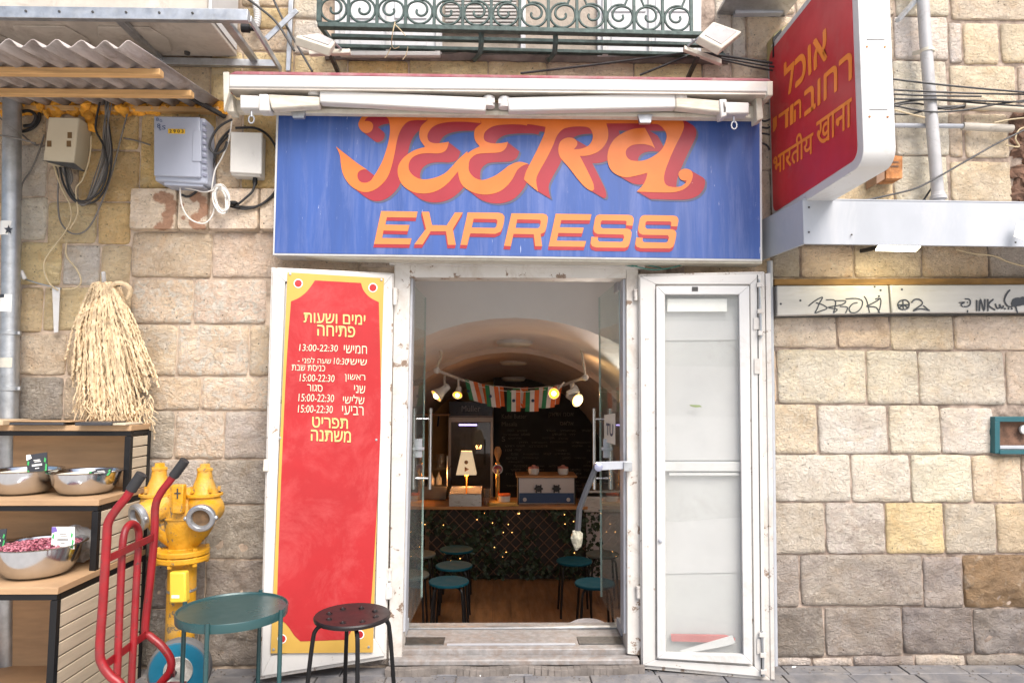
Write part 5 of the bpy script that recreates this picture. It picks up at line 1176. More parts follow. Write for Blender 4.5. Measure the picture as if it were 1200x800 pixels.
# hooks and white plate
t = thing('wall_hook', 'white wall hook with bent wire and hanging plate beside the drainpipe', 'hook', PY(45, 330, -.03))
part('plug', MB().lathe([(.012,0),(.012,.045),(.008,.05),(0,.05)], PY(29,327,-.05), (-.35,-.3,1), 10), CLEANW, t)
part('wire', MB().tube(cr([PY(29,327,-.04), PY(45,332,-.05), PY(62,336,-.05), PY(72,338,-.02)]), .004, 6), GALV, t)
part('plate', MB().quad([(61,337),(70,337),(68,389),(63,390)], -.05, .006), CLEANW, t, bev=.001)
t = thing('wall_hook', 'white plug hook that the rope bundle hangs from', 'hook', PY(128, 330, -.03))
part('plug', MB().lathe([(.011,0),(.011,.05),(.006,.055),(0,.055)], PY(122,330,-.05), (.1,-.4,1), 10), CLEANW, t)
part('pin', MB().tube(cr([PY(121,330,-.0), PY(130,334,-.08), PY(140,335,-.12)]), .005, 6), DKMET, t)

# rope bundle
rb = MB(); random.seed(11)
for k in range(240):
    f = random.random(); top = Vector((PY(134+f*20, 0, -.05).x, -.05-random.random()*.07, PY(140, 332+random.uniform(0, 6), -.05).z))
    bx = 86+f*92+random.gauss(0, 4); by = (447 if f < .12 else 478 if f < .35 else 492 if f < .8 else 470)+random.uniform(-32, 10)
    if f > .82: by -= 15
    b = PY(bx, by, -.06-random.random()*.09)
    mid = top.lerp(b, .45)+Vector(((f-.5)*.04, -.03, 0)); P_ = cr([top, mid, b], 20)
    ph = random.uniform(0, 6); Q = []
    for i, p in enumerate(P_): Q.append(p+Vector((math.sin(i*2.4+ph)*.0028, math.cos(i*2.4+ph)*.0028, 0))+Vector((noise.noise(p*6+Vector((k*.35,0,0)))*.022, 0, 0)))
    rb.tube(Q, [(.0052 if k % 3 else .0030)*(1.0+.28*math.sin(i*3.1+ph)) for i in range(len(Q))], 6)
for k in range(170):   # frayed ends
    f = random.random(); b = PY(90+f*88, 455+random.uniform(-10, 25) if f < .2 else 474+random.uniform(-12, 14), -.08-random.random()*.06)
    rb.tube(cr([b, b+Vector((random.uniform(-.03,.03), -.01, -.04)), b+Vector((random.uniform(-.06,.07), random.uniform(-.03,.02), -.07-random.random()*.05))], 5), .0022, 4)
rb.tube(cr([PY(x, y, Y) for x, y, Y in ((128,338,-.10),(136,332,-.13),(146,333,-.14),(153,340,-.12),(150,350,-.1))], 5), .012, 8)
single('rope_bundle', rb, ROPE, 'thick bundle of cream cotton cords hanging from a hook on the stone wall', 'rope')

# ------------------------------------------------------------------ display shelf unit
YBk = -.12; c0 = PY(176, 500, YBk); X0 = c0.x
T1 = PX(153, 498, X0); T2 = PX(115, 585, X0); T3 = PX(67, 688, X0)
tiers = [(T1.y, T1.z), (T2.y, T2.z), (T3.y, T3.z)]
XL = X0-1.35
su = thing('display_shelf', 'stepped plywood display shelf with black metal frame and slatted side', 'shelf', ((X0+XL)/2, (T1.y+YBk)/2, 0))
for k, (yf, z) in enumerate(tiers):
    part('shelf_board', MB().box(XL, X0+.004, yf, YBk, z-.028, z), PLY, su, bev=.002)
    part('front_beam', MB().box(XL, X0-.002, yf+.004, yf+.028, z-.052, z-.030), BLACKS, su, bev=.001)
    part('side_beam', MB().box(X0-.024, X0-.001, yf+.03, YBk, z-.052, z-.030), BLACKS, su, bev=.001)
    zlo = tiers[k+1][1] if k < 2 else 0
    part('post', MB().box(X0-.026, X0+.002, yf+.001, yf+.027, zlo+.0, z-.0535), BLACKS, su, bev=.001)
    part('inner_panel', MB().box(X0-.040, X0-.028, yf+.03, YBk, zlo+.001, z-.054), PLY, su)
    hh = z-.056-zlo; ns_ = max(1, round(hh/.058)); sh_ = hh/ns_
    for j in range(ns_):
        part('slat', MB().box(X0-.012, X0+.0, yf+.029, YBk-.02, zlo+j*sh_+.003, zlo+(j+1)*sh_-.003), PALEW, su, bev=.002)
part('post', MB().box(X0-.026, X0+.003, YBk-.018, YBk+.008, 0, tiers[0][1]-.029), BLACKS, su, bev=.001)
part('back_panel', MB().box(XL, X0-.03, YBk+.0, YBk+.012, .05, tiers[0][1]-.03), PLY, su)
part('back_panel', MB().box(XL, X0-.045, T2.y+.28, T2.y+.29, tiers[2][1], tiers[1][1]-.03), PLY, su)
part('dark_liner', MB().box(X0-.027, X0-.0125, T3.y+.03, YBk-.02, .02, tiers[2][1]-.055), BLACKS, su)
part('base_board', MB().box(XL, X0-.045, T3.y+.03, YBk, .04, .06), PLY, su)
def bowl(cx, cz, Y, r, h, lb, fill, heap=.0):
    c = Vector((cx, Y, cz)); t = thing('steel_bowl', lb, 'bowl', c, 'steel bowls on the display shelf')
    prof = [(0,.0),(r*.55,0),(r*.72,h*.12),(r*.88,h*.45),(r*.95,h*.85),(r*.97,h*.97),(r*1.06,h),(r*1.07,h*1.01),(r*1.05,h*1.03),(r*.94,h*1.0),(r*.86,h*.5),(r*.6,h*.1),(0,h*.08)]
    part('body', MB().lathe(prof, c, n=48), STEEL, t, ang=60)
    if fill: part('filling', MB().lathe([(r*.92,h*.86),(r*.7,h*(.90+heap*.6)),(r*.3,h*(.95+heap)),(0,h*(.97+heap))], c, n=32), fill, t)
    return t
z2, z3 = tiers[1][1], tiers[2][1]
def bx(px, z, Y): return Vector((PY(px, 600, Y).x, Y, z))
Yb2 = T2.y+.19; Yb3 = T3.y+.2
cA = bx(26, z2, Yb2+.0); cB = bx(99, z2, Yb2); cC = bx(48, z3, Yb3); cD = bx(-14, z3, Yb3+.12)
bowl(cA.x, z2, cA.y, .155, .112, 'steel bowl on the middle shelf under the upright black card', POWD)
bowl(cB.x, z2, cB.y, .155, .105, 'steel bowl on the middle shelf nearest the red hand truck', POWD)
bC = bowl(cC.x, z3, cC.y, .175, .135, 'steel bowl heaped with dried dark red petals on the lower shelf', PETAL, .04)
bowl(cD.x, z3, cD.y, .125, .10, 'steel bowl on the lower shelf cut off by the left edge, beside the petals', POWD)
pm = MB(); random.seed(9)
for i in range(1500):
    a_ = random.uniform(0, 6.283); rr = math.sqrt(random.random())*.158; h = .135*(.90+.12*(1-rr/.16))
    c = Vector((cC.x+math.cos(a_)*rr, cC.y+math.sin(a_)*rr, z3+h+random.random()*.006)); s = random.uniform(.003, .008)
    q = Matrix.Rotation(random.uniform(0, 6.3), 3, 'Z') @ Matrix.Rotation(random.uniform(-1, 1), 3, 'X')
    pm.add([c+(q @ Vector(p))*s for p in ((-1,-.5,0),(1,-.6,.2),(1,.6,0),(-.8,.7,.4))], [(0,1,2,3)])
o_ = part('petal_litter', pm, M('mixed petals', (.07,.005,.02), .7, var=.7, vs=120, col2=(.45,.16,.20)), bC, smooth=False, kind='stuff')
def card(q, Y, mat, lb, inv, name='price_card'):
    t = thing(name, lb, 'card', PY(q[3][0], q[3][1], Y), 'price cards in the steel bowls')
    P = [PY(x, y, Y+.02*(1 if i < 2 else -0)) for i, (x, y) in enumerate(q)]
    part('sheet', MB().prism(P, (0, .003, 0)), mat, t)
    def at(u, v): return P[3].lerp(P[2], u).lerp(P[0].lerp(P[1], u), v)+Vector((0, -.0015, 0))
    m_ = MB()
    for v, (u0, u1) in ((.66, (.34, .66)), (.58, (.38, .7)), (.44, (.25, .75)), (.38, (.25, .75)), (.25, (.4, .6))): m_.flat([[at(u0, v), at(u1, v), at(u1, v+.035), at(u0, v+.035)]])
    part('print_lines', m_, CARDW if inv else GREYC, t, smooth=False)
    lf = MB()
    for u, v in ((.06,.08),(.92,.12),(.9,.6),(.08,.55),(.94,.3)): lf.flat([[at(u-.06, v-.05), at(u+.02, v-.1), at(u+.06, v+.08), at(u-.02, v+.16)]])
    part('leaf_print', lf, CARDG, t, smooth=False, kind='stuff')
    c2 = MB(); c2.flat([[at(0,.72), at(.26,.80), at(.2,1), at(0,1)]]); part('corner_print', c2, CARDW if inv else M('violet print', (.15,.1,.35), .5), t, smooth=False)
card([(31,533),(55,529.5),(56,553),(32,556)], Yb2-.06, CARDB, 'black price card standing upright in the bowl on the middle shelf', True)
card([(106,550),(133,547),(128,557),(102,558)], Yb2-.1, CARDB, 'black price card lying flat in the bowl nearest the hand truck', True)
card([(61,617),(87,617),(87,643),(60,643)], Yb3-.04, CARDW, 'white price card standing in the bowl of dried petals', False)
card([(-16,622),(8,619),(5,642),(-14,645)], Yb3-.02, CARDB, 'black price card cut off by the left edge on the lower shelf', True)
bg_ = MB(); random.seed(2); c = bx(92, z3+.09, T2.y+.14)
bg_.ball(c, .085, 22, (1.2,.6,1.0)); bg_.v = [v+Vector((noise.noise(v*26), noise.noise(v*26+Vector((5,0,0))), noise.noise(v*26+Vector((0,5,0)))))*.022 for v in bg_.v]
single('plastic_bag', bg_, BAGM, 'crumpled clear plastic bag behind the petal bowl', 'bag', smooth=False)
# things lying on top of the shelf
z1_ = tiers[0][1]
def topbox(x0, x1, y0, y1, h, mat, lb, nm, cat, rot_=0, k=0):
    a = PY(x0, 500, (y0+y1)/2); b = PY(x1, 500, (y0+y1)/2); c = Vector(((a.x+b.x)/2, (y0+y1)/2, z1_+.0005+k)); W = (b.x-a.x)/2; D = (y1-y0)/2
    q = Matrix.Rotation(rot_, 3, 'Z'); single(nm, MB().prism([c+q@Vector((x, y, 0)) for x, y in ((-W,-D),(W,-D),(W,D),(-W,D))], (0,0,h)), mat, lb, cat, bev=.003)
topbox(-20, 20, -.36, -.16, .024, M('brown kraft board', (.45,.34,.22), .8), 'brown flat package at the left end of the shelf top', 'package', 'package')
topbox(24, 84, -.34, -.18, .012, CARDB, 'dark slate tile on the shelf top under the thin plank', 'slate', 'slate', .05)
topbox(20, 92, -.32, -.2, .006, PLY, 'thin wooden plank lying on the dark slate tile', 'plank', 'plank', -.03, .0135)
topbox(98, 138, -.36, -.2, .016, CARDB, 'black folded bag on the shelf top below the rope ends', 'bag', 'bag', .12)
topbox(140, 158, -.34, -.2, .010, PALEW, 'pale wooden block at the right end of the shelf top', 'block', 'wood block', -.1)

# ------------------------------------------------------------------ hand truck
ht = thing('hand_truck', 'red tubular hand truck with black grips leaning against the shelf unit', 'hand truck', PZ(170, 790, 0.05))
def tp(pts, Y): return [PY(x, y, Y) for x, y in pts]
YL, YR = -.98, -.62
part('side_tube', MB().tube(cr(tp([(160,562),(149,581),(136,597),(127,612),(125,632),(121,700),(117,760),(120,778),(130,792),(142,803),(150,830)], YL), 6), .0165, 12), TRED, ht)
part('side_tube', MB().tube(cr(tp([(212,546),(200,562),(188,578),(182,594),(181,625),(176,680),(170,737),(176,745),(190,757),(200,772),(199,786),(188,800),(176,815)], YR), 6), .0165, 12), TRED, ht)
part('grip', MB().tube(tp([(153.5,574),(166,555)], YL), .021, 14), RUBB, ht); part('grip', MB().tube(tp([(203,558),(217,539)], YR), .021, 14), RUBB, ht)
for (a, b, Y) in (((153.5,574),(166,555),YL),((203,558),(217,539),YR)):
    for k in range(5): f = .15+k*.17; part('grip_ridge', MB().ball(PY(a[0]+(b[0]-a[0])*f+3.2, a[1]+(b[1]-a[1])*f+2.2, Y), .009, 8), RUBB, ht)
def yi(x): return -.87+(x-140)/(160-140)*.14
lp = [(135,830),(137,796),(140,720),(143,650),(145,628),(149,617),(155,613),(161,618),(163,630),(161,660),(157,740),(154,800),(153,830)]
part('inner_loop', MB().tube(cr([PY(x, y, max(-.9, min(-.7, yi(x)))) for x, y in lp], 6), .0145, 10), TRED, ht)
part('cross_plate', MB().bar(PY(127,654,YL), PY(182,628,YR), .006, .03), TRED, ht, bev=.001); part('cross_plate', MB().bar(PY(119,782,YL), PY(172,742,YR), .006, .032), TRED, ht, bev=.001)
wc = PZ(211, 783, .138)
wh_ = part('wheel', MB().lathe([(.06,-.028),(.10,-.032),(.128,-.03),(.128,.03),(.10,.032),(.06,.028)], wc, (.15,-1,0), 40, False), TURQ, ht)
part('tyre', MB().lathe([(.124,-.031),(.139,-.02),(.142,0),(.139,.02),(.124,.031)], wc, (.15,-1,0), 40, False), TYRE, wh_)
part('hub', MB().lathe([(.066,.026),(.064,.035),(.045,.028),(.03,.022),(.026,.04),(.012,.045),(0,.045)], wc, (.15,-1,0), 28), M('dirty white hub', (.55,.54,.50), .5, dirt=.4), wh_)
part('axle', MB().tube([wc+Vector((0,.04,0)), wc+Vector((-.03,-.62,-.0))], .011, 10), DKMET, ht)
wc2 = wc+Vector((-.03,-.60,0))
wh2 = part('wheel', MB().lathe([(.06,-.028),(.10,-.032),(.128,-.03),(.128,.03),(.10,.032),(.06,.028)], wc2, (.15,-1,0), 40), TURQ, ht); part('tyre', MB().lathe([(.124,-.031),(.139,-.02),(.142,0),(.139,.02),(.124,.031)], wc2, (.15,-1,0), 40), TYRE, wh2)
part('axle_bracket', MB().bar(PY(196,762,YR), wc+Vector((0,-.06,0)), .01, .03), TRED, ht); part('toe_plate', MB().bar(PY(150,812,YL), PY(190,800,YR), .20, .008), TRED, ht)

# ------------------------------------------------------------------ yellow standpipe
YH = -.25
hy = thing('fire_standpipe', 'yellow fire department standpipe with two outlets against the stone wall', 'standpipe', PZ(212, 775, 0))
cc = PY(212.5, 700, YH); cx, cy_ = cc.x, YH
part('column', MB().tube([(cx,cy_,0),(cx,cy_,PY(212,652,YH).z)], .066, 28), YEL, hy)
zf = PY(212, 645, YH).z
part('flange', MB().lathe([(.068,-.045),(.118,-.045),(.122,-.04),(.122,-.022),(.118,-.018),(.100,-.018),(.100,-.014),(.118,-.014),(.122,-.010),(.122,.006),(.116,.012),(.07,.016),(.066,.02)], (cx,cy_,zf), n=36), YEL, hy)
for k in range(6):
    a_ = k*math.pi/3+.4; part('bolt', MB().lathe([(.011,-.06),(.011,.022),(.006,.026),(0,.026)], (cx+math.cos(a_)*.108,cy_+math.sin(a_)*.108,zf), n=6), YEL, hy)
z6 = PY(212, 575, YH).z
part('body', MB().lathe([(.066,0),(.07,.02),(.078,.05),(.088,.09),(.094,.14),(.092,.20),(.082,.25),(.06,.28),(.03,.29),(0,.29)], (cx,cy_,zf+.015), n=32), YEL, hy)
for s, (tx_, ty_), (ox_, oy_), rr, dv in ((-1,(187,549),(164,605),.058,(-.55,-.8,-.28)),(1,(240,550),(236,606),.062,(.12,-.95,-.22))):
    top = PY(tx_, ty_, YH-.01); base = Vector((cx+s*.03, cy_, zf+.06)); mid = Vector((top.x, YH-.01, PY(0,598,YH).z))
    br = part('branch', MB().tube(cr([base, base.lerp(mid, .5)+Vector((s*.01,0,-.01)), mid, Vector((top.x,top.y,mid.z+.10)), top], 5), [.055+.0015*i for i in range(11)]+[.080,.080,.078,.070,.060,.052,.043,.036,.034,.034][:10], 24), YEL, hy)
    part('cap', MB().lathe([(.034,-.01),(.040,-.004),(.040,.006),(.026,.010),(.024,.028),(0,.028)], top, n=6), YEL, br, smooth=False)
    part('collar', MB().lathe([(.080,-.012),(.088,-.010),(.088,.0),(.080,.003)], Vector((top.x, top.y, mid.z+.085)), n=28, cap=False), YEL, br)
    for kk in range(5):
        aa = kk*1.256+.5; part('bolt', MB().lathe([(.008,-.004),(.008,.016),(0,.017)], Vector((top.x+math.cos(aa)*.068, top.y+math.sin(aa)*.068, mid.z+.10)), n=6), YEL, br, smooth=False)
    o3 = PY(ox_, oy_, YH-.12); d3 = Vector(dv).normalized()
    part('neck', MB().tube([o3-d3*.12, o3-d3*.0], [.075, .058], 24), YEL, br)
    part('outlet_ring', MB().lathe([(.050,-.01),(.064,-.008),(.066,.0),(.066,.016),(.060,.022),(.046,.022),(.042,.016),(.040,-.01)], o3, d3, 30), GALV, hy)
    part('outlet_disc', MB().lathe([(.041,.0),(.02,.002),(0,.004)], o3, d3, 20), M('brown dust disc', (.20,.12,.06), .8, var=.4, vs=30), hy)
    for k in (0, 1): a2 = Vector((0,0,1)).cross(d3).normalized()*(.068*(1 if k else -1)); part('lug', MB().ball(o3+d3*.008+a2, .012, 8), GALV, hy)
part('boss_seam', MB().lathe([(.094,-.004),(.100,-.003),(.100,.003),(.094,.004)], (cx,cy_,zf+.165), n=30, cap=False), YEL, hy)
part('front_boss', MB().quad([(200,568),(215,568),(213,602),(201,602)], YH-.128, .04), YEL, hy, bev=.006)
part('mark', MB().quad([(207,572),(208.5,572),(208.5,584),(207,584)], YH-.131, .004).quad([(204,577),(211.5,577),(211.5,578.3),(204,578.3)], YH-.1315, .004), DKMET, hy)
t = thing('alarm_box', 'small yellow box strapped to the standpipe column', 'box', PY(208, 707, YH-.1))
part('body', MB().quad([(198,670),(217,670),(218,706),(198,707)], YH-.12, .045), YBOX, t, bev=.008); part('label', MB().rect(201,697,210,700.5,YH-.1212,.002), CARDW, t)
part('strap', MB().lathe([(.067,-.006),(.069,-.005),(.069,.005),(.067,.006)], (cx,cy_,PY(212,690,YH).z), n=24), GALV, t)

# ------------------------------------------------------------------ teal side table
tc_ = PZ(273, 712, .52); tb = thing('side_table', 'round teal metal tray table in front of the stone wall', 'table', (tc_.x, tc_.y, 0))
Rt = .222
part('tray', MB().lathe([(0,.517),(Rt-.008,.517),(Rt-.004,.524),(Rt,.524),(Rt+.002,.520),(Rt,.488),(Rt-.003,.488),(Rt-.004,.512),(0,.513)], (tc_.x,tc_.y,0), n=56), TEALT, tb)
for (px, py) in ((236,737),(334,716),(310,690),(220,707)):
    a = PZ(px, py, .525); d = Vector((a.x-tc_.x, a.y-tc_.y, 0)).normalized(); q = Vector((tc_.x, tc_.y, 0))+d*(Rt+.006)
    part('leg', MB().tube([q+Vector((0,0,.532)), q+Vector((0,0,.3)), q+Vector((0,0,0))+d*.0], .0095, 10), TEALT, tb)

# ------------------------------------------------------------------ right side
# projecting red sign
XS = PX(905, 200, PY(905, 243, -.05).x).x; XS = PY(906, 243, -.05).x
far = PX(906, 240, XS); near = PX(1011, 150, XS)
Yn, Yf_ = near.y, far.y; zb = PX(1003, 190, XS).z; zt_ = zb+.95
ps = thing('projecting_sign', 'square crimson projecting sign with orange Hebrew and Hindi lettering', 'sign', (XS+.07, -.5, zb))
def rr_loop(x, y0, y1, z0, z1, r, n=6):
    L = []
    for (cy2, cz2, a0) in ((y0+r, z0+r, math.pi), (y1-r, z0+r, 1.5*math.pi), (y1-r, z1-r, 0), (y0+r, z1-r, .5*math.pi)):
        for k in range(n+1): a_ = a0+k*math.pi/2/n; L.append(Vector((x, cy2+r*math.cos(a_), cz2+r*math.sin(a_))))
    return L
TH = PY(1047, 100, Yn).x-XS
part('casing', MB().prism(rr_loop(XS, Yn, Yf_+.02, zb-.03, zt_, .075), (TH, 0, 0)), CLEANW, ps, bev=.018)
part('face', MB().prism(rr_loop(XS-.003, PX(1004,150,XS).y, Yf_-.005, zb+.012, zt_-.035, .05), (.006, 0, 0)), SREDP, ps, smooth=False)
psl = lambda x, y: PX(x, y, XS-.0045)
tm = MB()
def stext(s, bl, br, tl, **k): put_text(tm, s, psl(*bl), psl(*br), psl(*tl), **k)
stext('אוכל'[::-1], (920,114), (969,68), (919,76), bold=.022)
stext('רחוב'[::-1], (943,136), (998,92), (943,108), bold=.022)
def sp(u, v): return (906+32*u, 161-23*u-22*v)
stext('י', sp(0,.30), sp(.13,.30), sp(0,.98), bold=.022)
tm.flat([[psl(*sp(a_, b_)) for a_, b_ in ((.20,.80),(.58,.80),(.58,.99),(.20,.99))]]); tm.flat([[psl(*sp(a_, b_)) for a_, b_ in ((.44,0),(.55,0),(.55,.80),(.44,.80))]])
stext('ו', sp(.63,0), sp(.74,0), sp(.63,.99), bold=.022); stext('ה', sp(.78,0), sp(1.02,0), sp(.78,.99), bold=.022)
stext('भारतीय', (906.5,206), (953,179), (906.5,177), bold=.012)
stext('खाना', (957,173), (998,147), (957,144), bold=.012)
part('lettering', tm, SORAN, ps, smooth=False)
for k_ in range(3):
    part('seam', MB().box(XS+.03, XS+TH-.03, Yn-.0018, Yn+.004, zb+.2+.3*k_, zb+.2015+.3*k_), DKMET, ps)
for x_ in (XS+.03, XS+TH-.03):
    for k_ in range(3): part('screw', MB().lathe([(.005,0),(.004,.003),(0,.003)], (x_, Yn, zb+.17+.3*k_), (0,-1,0), 8), RUST, ps)
part('mounting_arm', MB().bar((XS+TH*.5,Yf_,zb+.05),(XS+TH*.5,.02,zb+.05), .03, .03), GALV, ps); part('mounting_arm', MB().bar((XS+TH*.5,Yf_,zt_-.1),(XS+TH*.5,.02,zt_-.1), .03, .03), GALV, ps)
part('stay', MB().bar(PY(1052,24,-.3), PY(1078,-5,-.02), .02, .02), GALV, ps)
t = thing('black_yellow_box', 'small box with yellow side fixed high on the wall behind the crimson sign', 'box', PY(922, 60, -.1))
part('body', MB().quad([(907,40),(924,27),(940,28),(940,60),(907,66)], -.12, .1), M('olive yellow metal', (.40,.33,.14), .5), t, bev=.003); part('grille', MB().quad([(906,44),(916,34),(916,62),(906,67)], -.125, .01), BLACKS, t)
t = thing('metal_tray', 'grey steel tray sticking out of the wall above the crimson sign', 'tray', PY(890, 14, -.1))
part('plate', MB().box(PY(870,5,-.4).x, PY(960,5,-.4).x, -.42, .0, PY(870,15,-.03).z, PY(870,15,-.03).z+.02), GALV, t, bev=.002); part('rib', MB().quad([(862,12),(918,12),(918,15),(862,16)], -.05, .04), GREYM, t)

# rusty junction box
t = thing('rusty_box', 'rusty square outlet box on the wall under the crimson sign', 'box', PY(1040, 214, -.08))
part('body', MB().quad([(1038,181),(1058,183),(1058,209),(1038,210)], -.12, .10), RUST, t, bev=.004)
part('front_cover', MB().quad([(1027,191),(1037,183),(1037,210),(1027,216)], -.125, .11), M('brown rusty cover', (.22,.13,.08), .7, var=.3), t, bev=.003)
part('slots', MB().quad([(1044,189),(1053,189),(1053,191),(1044,191)], -.122, .004).quad([(1044,194),(1053,194),(1053,196),(1044,196)], -.122, .004), DBRICK, t)

# pipes
t = thing('waste_pipe', 'grey plastic waste pipe running down the wall right of the crimson sign', 'pipe', PY(1099, 238, -.1))
part('tube', MB().tube([PY(1079,-40,-.1), PY(1084,40,-.1), PY(1091,130,-.1), PY(1100,240,-.1)], .031, 18), PVC, t)
part('collar', MB().lathe([(.033,-.01),(.042,-.008),(.042,.01),(.036,.014),(.033,.03)], PY(1099.5,232,-.1), n=18), PVC, t)
part('clamp', MB().lathe([(.033,-.01),(.036,-.009),(.036,.009),(.033,.01)], PY(1086.5,60,-.1), n=18).bar(PY(1070,63,-.02), PY(1082,60,-.11), .01, .02), IVORY, t)
t = thing('conduit', 'thick beige conduit running along the wall above the grey fascia', 'conduit', PY(1160, 150, -.06))
part('tube', MB().tube([PY(1128,148,-.06), PY(1186,151,-.06)], .022, 12), M('beige conduit', (.46,.42,.36), .6, dirt=.3), t); part('inner_tube', MB().tube([PY(1040,147,-.06), PY(1132,148,-.06)], .013, 10), GREYM, t)
t = thing('conduit', 'slimmer pale conduit above the thick beige one', 'conduit', PY(1160, 126, -.05))
part('tube', MB().tube([PY(1130,124,-.05), PY(1225,130,-.05)], .018, 12), M('cream conduit', (.55,.48,.38), .6, dirt=.3), t); part('inner_tube', MB().tube([PY(1090,127,-.05), PY(1132,125,-.05)], .011, 10), DKMET, t)
clist('cable', [
 ('thin black wire, highest across the grey waste pipe', -.16, [(1040,92),(1090,98),(1150,104),(1225,110)]),
 ('black wire just below the highest one on the waste pipe', -.15, [(1040,105),(1100,108),(1160,110),(1225,111)]),
 ('third black wire down crossing the waste pipe', -.15, [(1040,110),(1085,112),(1150,113)]),
 ('long black cable in the bundle beside the crimson sign, upper', -.14, [(1040,116),(1110,117),(1170,119),(1225,120)]),
 ('black cable in the bundle beside the crimson sign, lower', -.13, [(1040,123),(1080,117),(1110,118),(1160,122),(1225,126)]),
 ('black cable dipping below the bundle behind the waste pipe', -.06, [(1040,127),(1065,121),(1090,124),(1110,128),(1130,124)]),
 ('black cable lowest in the bundle behind the waste pipe', -.05, [(1040,133),(1065,134),(1088,128)]),
 ('black cable running from the bundle up to the right edge', -.13, [(1048,124),(1090,131),(1130,129),(1170,122),(1225,115)]),
 ('black cable climbing diagonally across the waste pipe to the broken masonry', -.15, [(1008,236),(1045,228),(1075,220),(1100,207),(1130,190),(1165,170),(1195,155),(1225,140)]),
 ('short black cable between fascia and diagonal cable', -.05, [(1080,238),(1088,226),(1093,218)]),
 ], BLACKC, .0052, group='cables beside the waste pipe')
clist('cable', [
 ('black cable strung from the balcony floodlight past the crimson sign', -.12, [(845,68),(880,74),(915,80)]),
 ('black cable under the one strung from the balcony floodlight', -.1, [(845,70),(880,78),(912,84)]),
 ('black cable going behind the crimson sign beside the awning end, upper', -.08, [(888,140),(896,142),(902,140)]),
 ('black cable going behind the crimson sign beside the awning end, second', -.08, [(888,148),(898,150),(902,149)]),
 ('black cable going behind the crimson sign beside the awning end, third', -.08, [(888,156),(898,157),(902,158)]),
 ('black cable going behind the crimson sign beside the awning end, lowest', -.08, [(888,166),(898,170),(902,176)]),
 ], BLACKC, .0055, group='cables left of the crimson sign')
clist('cable', [('pale wire curling from the broken masonry at the right edge', -.1, [(1225,150),(1198,150),(1190,162),(1194,172),(1178,170)]), ('white wire crossing below the bundle on the waste pipe', -.14, [(1046,128),(1060,132),(1084,138)]), ('beige wire above the thick beige conduit', -.1, [(1165,144),(1185,140),(1225,136)])], BEIGEC, .004, group='pale wires at the right')

# fascia canopy
c1 = PY(942, 286, -.45); c2 = PY(942, 234, -.45); zlo, zhi = c1.z, c2.z; XA = PY(893, 302, -.06).x; XB = c1.x
fa = thing('metal_fascia', 'pale blue grey metal fascia box projecting over the graffiti panel', 'fascia', (2.3, -.2, zlo))
XE = 3.5
yE = PX(1200, 298, PY(1200,298,-.42).x).y
part('front_plate', MB().prism([(XB,-.45,zlo),(XE,-.40,zlo),(XE,-.40,zhi),(XB,-.45,zhi)], (0,.012,0)), FASC, fa, bev=.002)
part('end_plate', MB().prism([(XA,-.03,zlo),(XB,-.45,zlo),(XB,-.45,zhi),(XA,-.03,zhi)], (.012,.0,0)), FASC, fa, bev=.002)
part('top_plate', MB().prism([(XA,-.0,zhi-.03),(XB,-.44,zhi-.03),(XE,-.39,zhi-.03),(XE,0,zhi-.03)], (0,0,.01)), FASC, fa)
part('top_flange', MB().prism([(XB,-.452,zhi),(XE,-.402,zhi),(XE,-.36,zhi),(XB+.02,-.41,zhi)], (0,0,.006)), FASC, fa)
for x, y in ((948,272),(948,243),(998,275),(1190,284)): part('rivet', MB().lathe([(.005,0),(.004,.003),(0,.004)], PY(x,y,-.451), (0,-1,0), 8), DKMET, fa)
part('paper_tag', MB().quad([(1192,258),(1204,262),(1200,282),(1188,277)], -.47, .003), CARDW, fa)
fa['category'] = 'fascia'
a = PY(1026, 291, -.33)
lt = thing('canopy_lamp', 'lit flat white lamp under the grey fascia', 'lamp', PY(1052, 292, -.33))
lq = [(1030,287.5),(1079,289),(1073,295),(1026,294)]
zL = zlo+.012; LP = [PZ(x, y, zL) for x, y in lq]
part('lens', MB().prism(LP, (0,0,.006)), LAMPW, lt); part('housing', MB().prism([p+Vector((0,0,.007)) for p in LP], (0,0,.035)), DKMET, lt, bev=.003)
part('arm', MB().bar(sum(LP, Vector())/4+Vector((0,.02,.03)), Vector(((LP[0].x+LP[1].x)/2, 0, zL+.05)), .02, .02), DKMET, lt)
li = bpy.data.lights.new('lamp_light', 'AREA'); li.energy = 1.2; li.size = .2; li.size_y = .06; li.shape = 'RECTANGLE'; li.color = (1,.88,.55)
lo = bpy.data.objects.new('lamp_light', li); COL.objects.link(lo); lo.parent = lt; lo.location = sum(LP, Vector())/4 - ORG[lt.name]+Vector((0,0,-.01)); lo.rotation_euler = (R(32), 0, 0)
clist('cable', [('thin yellow taped wire sagging under the fascia', -.1, [(1120,292),(1140,297),(1165,300),(1185,308),(1225,318)])], BEIGEC, .004)

